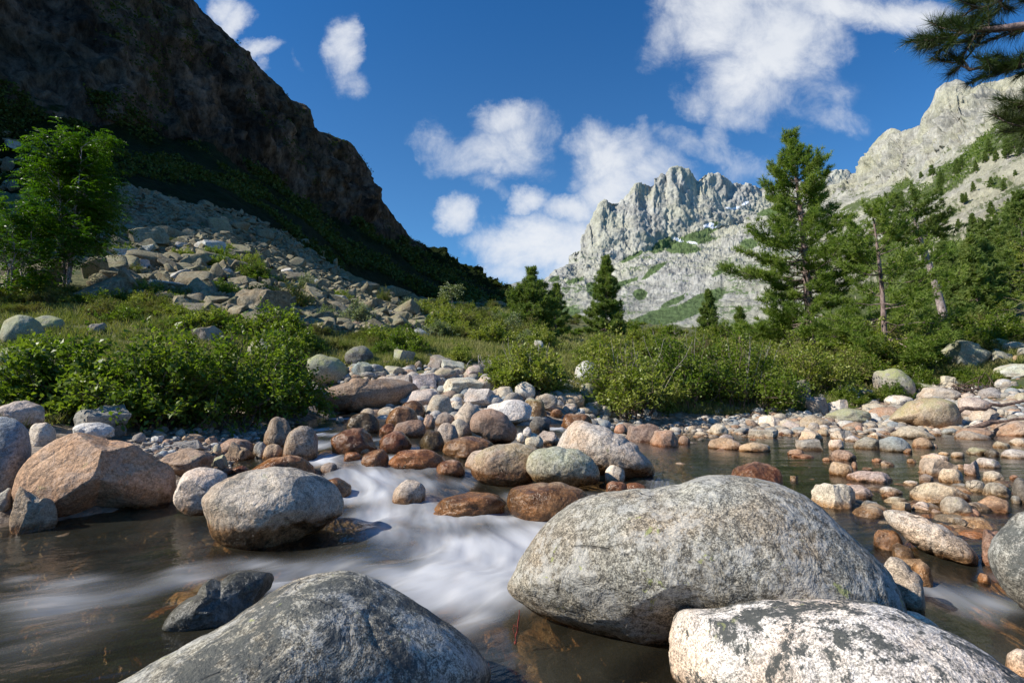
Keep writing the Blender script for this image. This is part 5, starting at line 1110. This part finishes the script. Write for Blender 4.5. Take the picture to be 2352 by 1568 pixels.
# ------------------------------------------------------------------ conifers
def pine_meshes(H, R, seed, nwh=30, base=.12, nb=5, tuftn=26, nl=.14, nw=.018, K=12, trunk_r=None, prof=None, lean=(0, 0), flat=False, bare=0.0, gaps=.12):
    rs = np.random.RandomState(seed); tr = Acc(); br = Acc(); TP_ = []; TD = []
    trunk_r = trunk_r or H * .018
    t = np.linspace(0, 1, 12); TPts = np.stack([lean[0] * t + .012 * H * np.sin(t * 5 + seed), lean[1] * t + .01 * H * np.cos(t * 4 + seed) - .01 * H, H * t], 1)
    V, Fc = tube(TPts, trunk_r * (1 - t) ** .8 + .012, 8); tr.add(V, Fc)
    prof = prof or (lambda q: (1 - q) ** .75 * (1 - .35 * math.exp(-q * 9)))
    for i in range(nwh):
        q = base + (1 - base) * (i + rs.uniform(-.3, .3)) / nwh; q = min(max(q, base), .985)
        c = np.array([np.interp(q, t, TPts[:, k]) for k in range(3)])
        n_ = nb + rs.randint(-1, 2); a0 = rs.uniform(0, 6.28)
        for j in range(n_):
            if rs.rand() < gaps: continue
            a = a0 + 6.283 * j / n_ + rs.normal() * .2; L = R * prof(q) * rs.uniform(.62, 1.12) + .05 * R
            el = math.radians((8 if flat else -6 + 52 * q ** 1.4) + rs.normal() * 7)
            e = c + np.array([math.cos(a) * math.cos(el), math.sin(a) * math.cos(el), math.sin(el)]) * L
            e[2] += L * .10
            P = curve(c, e, -L * .10, 6, rs, L * .015); V, Fc = tube(P, np.linspace(trunk_r * .22 * (1 - q) + .008, .004, 6), 4); br.add(V, Fc)
            if rs.rand() < bare: continue
            nt = max(4, int(tuftn * L / R)); d0 = unit(e - c)
            for s in range(nt):
                u = rs.uniform(.25, 1.0) ** .8; p = P[0] + 0; k = min(int(u * 5), 4); p = P[k] + (P[k + 1] - P[k]) * (u * 5 - k)
                side = unit(np.cross(d0, [0, 0, 1])) * rs.choice([-1, 1]); l = L * .34 * (1.1 - u * .75) * rs.uniform(.4, 1.1)
                dd = unit(side * .9 + d0 * .8 + np.array([0, 0, rs.uniform(-.1, .35)])); p2 = p + dd * l
                if s % 3 == 0: V, Fc = tube(np.stack([p, (p + p2) / 2, p2]), [.006, .005, .003], 3); br.add(V, Fc)
                m = max(2, int(l / (nl * .75))); f = np.linspace(.3, 1, m)[:, None]
                TP_.append(p + (p2 - p) * f + rs.normal(size=(m, 3)) * nl * .3); TD.append(np.repeat((dd * .75 + [0, 0, .45])[None], m, 0))
            TP_.append(P[3:]); TD.append(np.repeat((d0 + [0, 0, .4])[None], 3, 0))
    TP_.append(TPts[-2:]); TD.append(np.array([[0, 0, 1.0]] * 2))
    V, Fc = needles(np.concatenate(TP_), np.concatenate(TD), nl, nw, K, rs)
    return tr.mesh('trunk'), br.mesh('branches'), mesh_np('needles', V, Fc, False)
def pine(name, loc, mats, label, group=None, **kw):
    a, b, c = pine_meshes(**kw); r = empty(name, loc); obj('trunk', a, mats[0], r); obj('branches', b, mats[0], r); obj('needles', c, mats[1], r)
    tag(r, label, 'tree', group); return r
def place(px, pyb, pyt):
    h = hit(px, pyb); p = h[0]; top = at(px, pyt, p[1]); return p - np.array([0, 0, .1]), top[2] - p[2]
p, H = place(1874, 808, 305)
bigp = lambda q: (.92 if q < .36 else .92 * (1 - ((q - .36) / .64) ** 1.05) + .05) * (.75 + .25 * math.sin(q * 19)) 
pine('pine_tree', p, (M_BARK, M_NEEDLE), 'tallest bright pine rising right of centre against the sky', H=H, R=3.5, seed=11, nwh=36, base=.10, nb=6, tuftn=48, nl=.20, nw=.026, K=13, gaps=.17, prof=bigp, lean=(-.75, 0), trunk_r=.19)
p, H = place(2036, 850, 468)
pine('pine_tree', p, (M_BARK, M_NEEDLE), 'slimmer thin-trunked pine between the tallest pine and the leaning pine', H=H, R=2.5, seed=12, nwh=24, base=.06, nb=5, tuftn=26, nl=.18, nw=.026, K=12, lean=(-.15, 0), gaps=.42, trunk_r=.10, prof=lambda q: .95 if q < .4 else .95 * (1 - (q - .4) / .6) ** .8 + .05)
p, H = place(2172, 752, 452); 
pine('pine_tree', p, (M_BARKP, M_NEEDLE2), 'leaning pale-trunked pine with a flat umbrella crown', H=H, R=2.3, seed=13, nwh=9, base=.68, nb=6, tuftn=30, nl=.18, nw=.03, K=14, lean=(-1.75, 0), trunk_r=.26, flat=True, gaps=.1, prof=lambda q: .9 if q < .9 else .6)
p, H = place(1222, 778, 612)
pine('pine_tree', p, (M_BARK, M_NEEDLE2), 'dark pine with a thin bare spire top near the valley saddle', H=H, R=1.35, seed=14, nwh=22, nb=6, tuftn=20, nl=.18, nw=.035, K=12, prof=lambda q: 1.0 if q < .5 else max(.16, 1 - (q - .5) * 2.6))
p, H = place(1277, 775, 648)
pine('pine_tree', p, (M_BARK, M_NEEDLE2), 'smaller dark pine just right of the spire-topped pine', H=H, R=1.1, seed=15, nwh=18, nb=5, tuftn=18, nl=.18, nw=.035, K=12, prof=lambda q: (1 - q) ** .7)
p, H = place(1393, 774, 585)
pine('pine_tree', p, (M_BARK, M_NEEDLE2), 'dense cone-shaped pine standing alone before the peak', H=H, R=H * .27, seed=16, nwh=24, nb=6, tuftn=26, nl=.24, nw=.05, K=12, base=.04, prof=lambda q: (1 - q) ** .8)
p, H = place(1629, 775, 662)
pine('pine_tree', p, (M_BARK, M_NEEDLE2), 'small pine midway between the cone-shaped pine and the tallest pine', H=H, R=H * .28, seed=17, nwh=18, nb=5, tuftn=20, nl=.22, nw=.05, K=11, base=.06, prof=lambda q: (1 - q) ** .75)
p, H = place(1700, 790, 700)
pine('pine_tree', p, (M_BARK, M_NEEDLE2), 'thin sparse young tree at the left foot of the tallest pine', H=H, R=H * .3, seed=18, nwh=12, nb=4, tuftn=12, nl=.2, nw=.04, K=9, base=.1, gaps=.35)
# pines of the right slope: prototypes copied
prs = [pine('pine_tree', (0, 0, 0), (M_BARK, M_NEEDLE2), 'x', H=6, R=r_, seed=20 + i, nwh=16, nb=5, tuftn=13, nl=.34, nw=.10, K=9, base=b_, gaps=.2, prof=pf) for i, (r_, b_, pf) in enumerate(((1.7, .1, lambda q: (1 - q) ** .6), (1.5, .15, lambda q: (1 - q) ** .8), (2.0, .3, lambda q: .9 - .5 * q)))]
rs = np.random.RandomState(90); npn = 0
ZP = [([(2150,640),(2230,560),(2352,520),(2352,720),(2290,745),(2180,750),(2130,700)], 30, (3.2, 5.5), 'dark pine in the dense wood at the foot of the right slope', 'pines of the wood at the foot of the right slope'),
      ([(2060,470),(2110,410),(2200,390),(2352,300),(2352,360),(2240,400),(2130,470)], 22, (3.5, 6), 'small dark pine in the shaded strip under the right cliffs', 'pines of the shaded strip under the right cliffs'),
      ([(2100,560),(2200,450),(2352,380),(2352,500),(2230,560),(2120,620)], 20, (1.5, 3), 'scattered small pine on the rocky right slope', 'pines scattered over the rocky right slope'),
      ([(2060,700),(2130,640),(2160,750),(2060,760)], 5, (2.5, 4), 'young pine behind the slim pine on the right bank', 'young pines behind the slim pine')]
for poly, n, (h0, h1), lb, gr in ZP:
    xs_ = [q[0] for q in poly]; ys_ = [q[1] for q in poly]; c = 0; tr_ = 0
    while c < n and tr_ < 900:
        tr_ += 1; x, y = rs.uniform(min(xs_), max(xs_)), rs.uniform(min(ys_), max(ys_))
        if not inpoly(x, y, poly): continue
        h = hit(x, y)
        if h is None: continue
        c += 1; s = rs.uniform(h0, h1) / 6; r = copy_thing(prs[rs.randint(3)], h[0] - np.array([0, 0, .3]), rs.uniform(0, 6.28), s); r.name = 'pine_tree'; tag(r, lb, 'tree', gr)
for r in prs:
    for ch in list(r.children): bpy.data.objects.remove(ch)
    bpy.data.objects.remove(r)

# rowan on the left and birches
def broadleaf(name, p, H, R, seed, nleaf, leaf, mats, nstem=3, nbr=26, layer=True, base=.2, spray=9):
    rs = np.random.RandomState(seed); tr = Acc(); br = Acc(); LP = []; LD = []
    for s in range(nstem):
        a = rs.uniform(0, 6.28); top = np.array([math.cos(a) * R * .35, math.sin(a) * R * .35, H * rs.uniform(.8, 1.0) if s else H * .97])
        P = curve(np.array([rs.normal() * .08, rs.normal() * .08, 0]), top, .0, 9, rs, R * .03); V, Fc = tube(P, np.linspace(.018, .002, 9) * H * .62, 7); tr.add(V, Fc)
        for j in range(nbr):
            t = base + (1 - base) * (j + rs.rand()) / nbr; k = min(int(t * 8), 7); p0_ = P[k] + (P[k + 1] - P[k]) * (t * 8 - k)
            a = rs.uniform(0, 6.28); L = R * (1.0 - .72 * max(0, t - .35)) * rs.uniform(.55, 1.05); el = rs.uniform(.15, .55) + t * .4
            e = p0_ + np.array([math.cos(a) * math.cos(el), math.sin(a) * math.cos(el), math.sin(el)]) * L
            Q = curve(p0_, e, L * .10, 5, rs, L * .03); V, Fc = tube(Q, np.linspace(.008, .002, 5) * H * .35, 4); br.add(V, Fc)
            for s2 in range(nleaf):
                u = rs.uniform(.25, 1.05); k2 = min(int(u * 4), 3); c = Q[k2] + (Q[k2 + 1] - Q[k2]) * (u * 4 - k2) + rs.normal(size=3) * L * .16
                d = unit(np.array([math.cos(a), math.sin(a), 0]) + rs.normal(size=3) * .7 * [1, 1, .5]); sd = unit(np.cross(d, [0, 0, 1]) + rs.normal(size=3) * .15); ls = leaf * 2.6
                for f in range(spray):
                    sg = 1 if f % 2 else -1; q = (f // 2 + .5) / (spray / 2)
                    LP.append(c + d * ls * q - np.array([0, 0, ls * q * q * .35])); LD.append(sd * sg + d * .45 + [0, 0, -.15])
    V, Fc = leaves(np.array(LP), np.array(LD), leaf * rs.uniform(.8, 1.2, len(LP)), leaf * .36, rs)
    r = empty(name, p); obj('trunk', tr.mesh('trunk'), mats[0], r); obj('branches', br.mesh('branches'), mats[0], r); obj('leaves', mesh_np('leaves', V, Fc, False), mats[1], r); return r
p, H = place(150, 668, 300)
r = broadleaf('rowan_tree', p, H, 1.62, 31, 26, .11, (M_BARKP, M_ROWAN), nstem=5, nbr=26); tag(r, 'bright green feathery rowan tree standing at the left', 'tree')
p, H = place(25, 690, 470)
r = broadleaf('rowan_tree', p, H, 1.3, 32, 18, .11, (M_BARKP, M_ROWAN), nstem=3, nbr=20, base=.05); tag(r, 'lower feathery rowan cut by the left frame edge', 'tree')
p, H = place(1041, 706, 655)
r = broadleaf('birch_tree', p, H, 1.3, 33, 6, .28, (M_BARKP, M_PALE), nstem=2, nbr=9, base=.45, spray=6); tag(r, 'small pale-leaved birch alone in the central meadow', 'tree')
p = gpos(2345, 800)
r = broadleaf('birch_tree', p + np.array([.55, 0, 0]), 4.2, 1.25, 34, 8, .075, (M_TWIG, M_LEAF2), nstem=3, nbr=18, base=.1, spray=6); tag(r, 'leafy young birch reaching in at the right frame edge', 'tree')

# pine whose branches hang into the top right corner
rs = np.random.RandomState(44); troot = np.array([5.6, 3.1, float(TER(5.6, 3.1))]); r = empty('pine_tree', troot)
a_ = Acc(); V, Fc = tube(np.array([[0, 0, -.1], [.05, 0, 2], [.0, .05, 4.5], [.1, 0, 7.5], [.15, 0, 10]]), [.24, .2, .17, .12, .04], 10); a_.add(V, Fc); obj('trunk', a_.mesh('trunk'), M_BARK, r)
b_ = Acc(); NP = []; ND = []
def wpt(px, py, Y): return at(px, py, Y) - troot
def limb(pts, r0, r1, shoots, sl, seed):
    rs = np.random.RandomState(seed); P = np.array(pts); t = np.linspace(0, 1, len(P)); q = np.linspace(0, 1, 14); Q = np.stack([np.interp(q, t, P[:, k]) for k in range(3)], 1); Q[1:-1] += rs.normal(size=(12, 3)) * .012
    V, Fc = tube(Q, np.linspace(r0, r1, 14), 7); b_.add(V, Fc)
    for s in range(shoots):
        u = rs.uniform(.25, 1.0); k = min(int(u * 13), 12); p = Q[k] + (Q[k + 1] - Q[k]) * (u * 13 - k); d0 = unit(Q[k + 1] - Q[k])
        d = unit(d0 * .8 + rs.normal(size=3) * .55 + [0, 0, .15]); l = sl * rs.uniform(.6, 1.2); e = p + d * l
        V, Fc = tube(curve(p, e, -.02, 4), np.linspace(.008, .004, 4), 5); b_.add(V, Fc)
        m = 9; f = np.linspace(.35, 1.0, m)[:, None]; NP.append(p + (e - p) * f); ND.append(np.repeat((d)[None], m, 0))
    NP.append(Q[-3:]); ND.append(np.repeat(unit(Q[-1] - Q[-3])[None], 3, 0))
trk = lambda z: np.array([.05, 0, z])
limb([trk(4.1), wpt(2480, 60, 3.9), wpt(2300, 60, 4.0), wpt(2220, 75, 4.1), wpt(2150, 90, 4.2)], .045, .008, 26, .22, 1)
limb([trk(3.8), wpt(2480, 150, 3.9), wpt(2352, 150, 4.0), wpt(2260, 160, 4.1), wpt(2190, 130, 4.2)], .035, .007, 22, .22, 2)
limb([trk(4.4), wpt(2480, -10, 3.9), wpt(2330, -10, 4.0), wpt(2230, 20, 4.1)], .035, .007, 20, .22, 3)
limb([trk(4.5), wpt(2500, -60, 3.9), wpt(2350, -60, 4.0), wpt(2260, -40, 4.1)], .035, .007, 16, .25, 6)
limb([trk(3.2), wpt(2480, 260, 3.7), wpt(2400, 280, 3.8), wpt(2345, 300, 3.9)], .025, .006, 16, .2, 4)
limb([trk(3.2), wpt(2500, 180, 3.7), wpt(2420, 220, 3.8), wpt(2350, 240, 3.9)], .025, .006, 14, .2, 5)
NP = np.concatenate(NP); ND = np.concatenate(ND)
V, Fc = needles(NP, ND, .12, .0035, 26, rs, .7, .1)
V2, F2 = needles(np.stack([rs.uniform(-1.8, 1.8, 1500), rs.uniform(-1.6, 1.8, 1500), rs.uniform(6, 10, 1500)], 1) * np.array([[1, 1, 1]]), rs.normal(size=(1500, 3)) + [0, 0, .6], .16, .01, 10, rs)
obj('branches', b_.mesh('branches'), M_BARK, r); nn = Acc(); nn.add(V, Fc); obj('needles', nn.mesh('needles', False), M_NEARNEEDLE, r)
tag(r, 'near pine whose long-needled branches hang into the top right corner', 'tree')

# ------------------------------------------------------------------ dead wood, twigs, small cairn
def stick(name, pts, rad, mat, label, cat, sides=7, twigs=0, seed=0, tl=.15):
    rs = np.random.RandomState(seed); pts = np.array(pts, float); a = Acc(); t = np.linspace(0, 1, len(pts)); q = np.linspace(0, 1, 12)
    Q = np.stack([np.interp(q, t, pts[:, k]) for k in range(3)], 1); Q[1:-1] += rs.normal(size=(10, 3)) * rad * .5
    org = Q[0].copy(); Q -= org; V, Fc = tube(Q, rad * np.linspace(1, .4, 12) * (1 + .2 * rs.normal(size=12)), sides); a.add(V, Fc)
    for k in range(twigs):
        i = rs.randint(3, 12); d = unit(rs.normal(size=3)); V, Fc = tube(curve(Q[i], Q[i] + d * tl * rs.uniform(.5, 1.2), .02, 4, rs, .01), np.linspace(rad * .4, rad * .12, 4), 4); a.add(V, Fc)
    o = obj(name, a.mesh(name), mat, loc=org); tag(o, label, cat); return o
g = ground_hit(655, 900); Yb = g[1] - .3
stick('dead_branch', [at(600, 905, Yb), at(640, 850, Yb), at(690, 805, Yb)], .011, M_DEAD, 'bare dead branch slanting up out of the left thicket', 'branch', twigs=3, seed=1, tl=.2)
stick('dead_branch', [at(560, 880, Yb - .1), at(600, 858, Yb), at(612, 830, Yb)], .008, M_DEAD, 'short pale dead branch inside the right end of the left thicket', 'branch', twigs=2, seed=2, tl=.1)
a = Acc(); rs = np.random.RandomState(3); c = gpos(1118, 858, 0) + np.array([0, 0, .08])
for k in range(70):
    s = c + rs.normal(size=3) * [.22, .2, .12]; s[2] = max(s[2], c[2] - .05); d = unit(rs.normal(size=3) + [0, 0, .3]); V, Fc = tube(curve(s, s + d * rs.uniform(.15, .45), rs.normal() * .06, 5, rs, .02) - c, np.linspace(.014, .004, 5), 4); a.add(V, Fc)
o = obj('root_tangle', a.mesh('root_tangle'), M_DEAD, loc=c); tag(o, 'bleached root tangle lying at the left end of the mid-stream thicket', 'driftwood')
a = Acc(); c = gpos(2245, 905, 0) + np.array([0, 0, .08])
for k in range(80):
    s = c + rs.normal(size=3) * [.35, .2, .08]; s[2] = max(s[2], c[2] - .05); V, Fc = tube(curve(s, s + unit(rs.normal(size=3) * [1, .6, .35] + [-.4, 0, .1]) * rs.uniform(.3, .8), rs.normal() * .08, 5, rs, .02) - c, np.linspace(.013, .004, 5), 4); a.add(V, Fc)
o = obj('dead_wood', a.mesh('dead_wood'), M_DARKWOOD, loc=c); tag(o, 'twisted heap of reddish dead twigs on the right bank', 'driftwood')
Yd = ground_hit(2300, 960)[1] - .4
stick('driftwood_log', [at(2200, 945, Yd), at(2270, 935, Yd), at(2400, 912, Yd + .2)], .05, M_DARKWOOD, 'dark weathered driftwood log lying at the right edge', 'log', twigs=3, seed=5)
Yd = ground_hit(2330, 985)[1] - .3
stick('driftwood_log', [at(2225, 985, Yd), at(2300, 968, Yd), at(2420, 950, Yd)], .055, M_DARKWOOD, 'shorter black driftwood log in front of the weathered one', 'log', twigs=2, seed=6)
Yp = ground_hit(2112, 960)[1] - .5
stick('wooden_stake', [at(2114, 957, Yp), at(2110, 940, Yp), at(2107, 915, Yp)], .035, M_DEAD, 'grey wooden stake standing beside the yellow-crusted wedge', 'stake', seed=7)
stick('wooden_stake', [at(2130, 950, Yp), at(2127, 940, Yp), at(2124, 928, Yp)], .035, M_DARKWOOD, 'short broken red-brown stake right of the grey stake', 'stake', seed=8)
Yr = 2.2
stick('red_twig', [at(1183, 1478, Yr), at(1188, 1450, Yr), at(1193, 1400, Yr)], .004, M_REDTWIG, 'thin red twig hanging at the left tip of the huge boulder', 'twig', twigs=2, seed=9, tl=.03)
# cairn of pale stones on the rocks in mid-stream
g = ground_hit(1215, 1022); D = float(np.linalg.norm(g - np.array([0, 0, 1.0]))) - .25
for (x0, y0, x1, y1, lb) in ((1198, 994, 1248, 1028, 'broad white base stone of the little cairn in mid-stream'), (1201, 980, 1222, 1000, 'small white top stone of the little cairn'), (1186, 993, 1206, 1010, 'white side stone leaning on the little cairn')):
    sid += 1; o = make_rock(x0, y0, x1, y1, 'white', 'r', sid, dist=D, name='cairn_stone'); tag(o, lb, 'cairn stone', 'white stones of the little cairn')
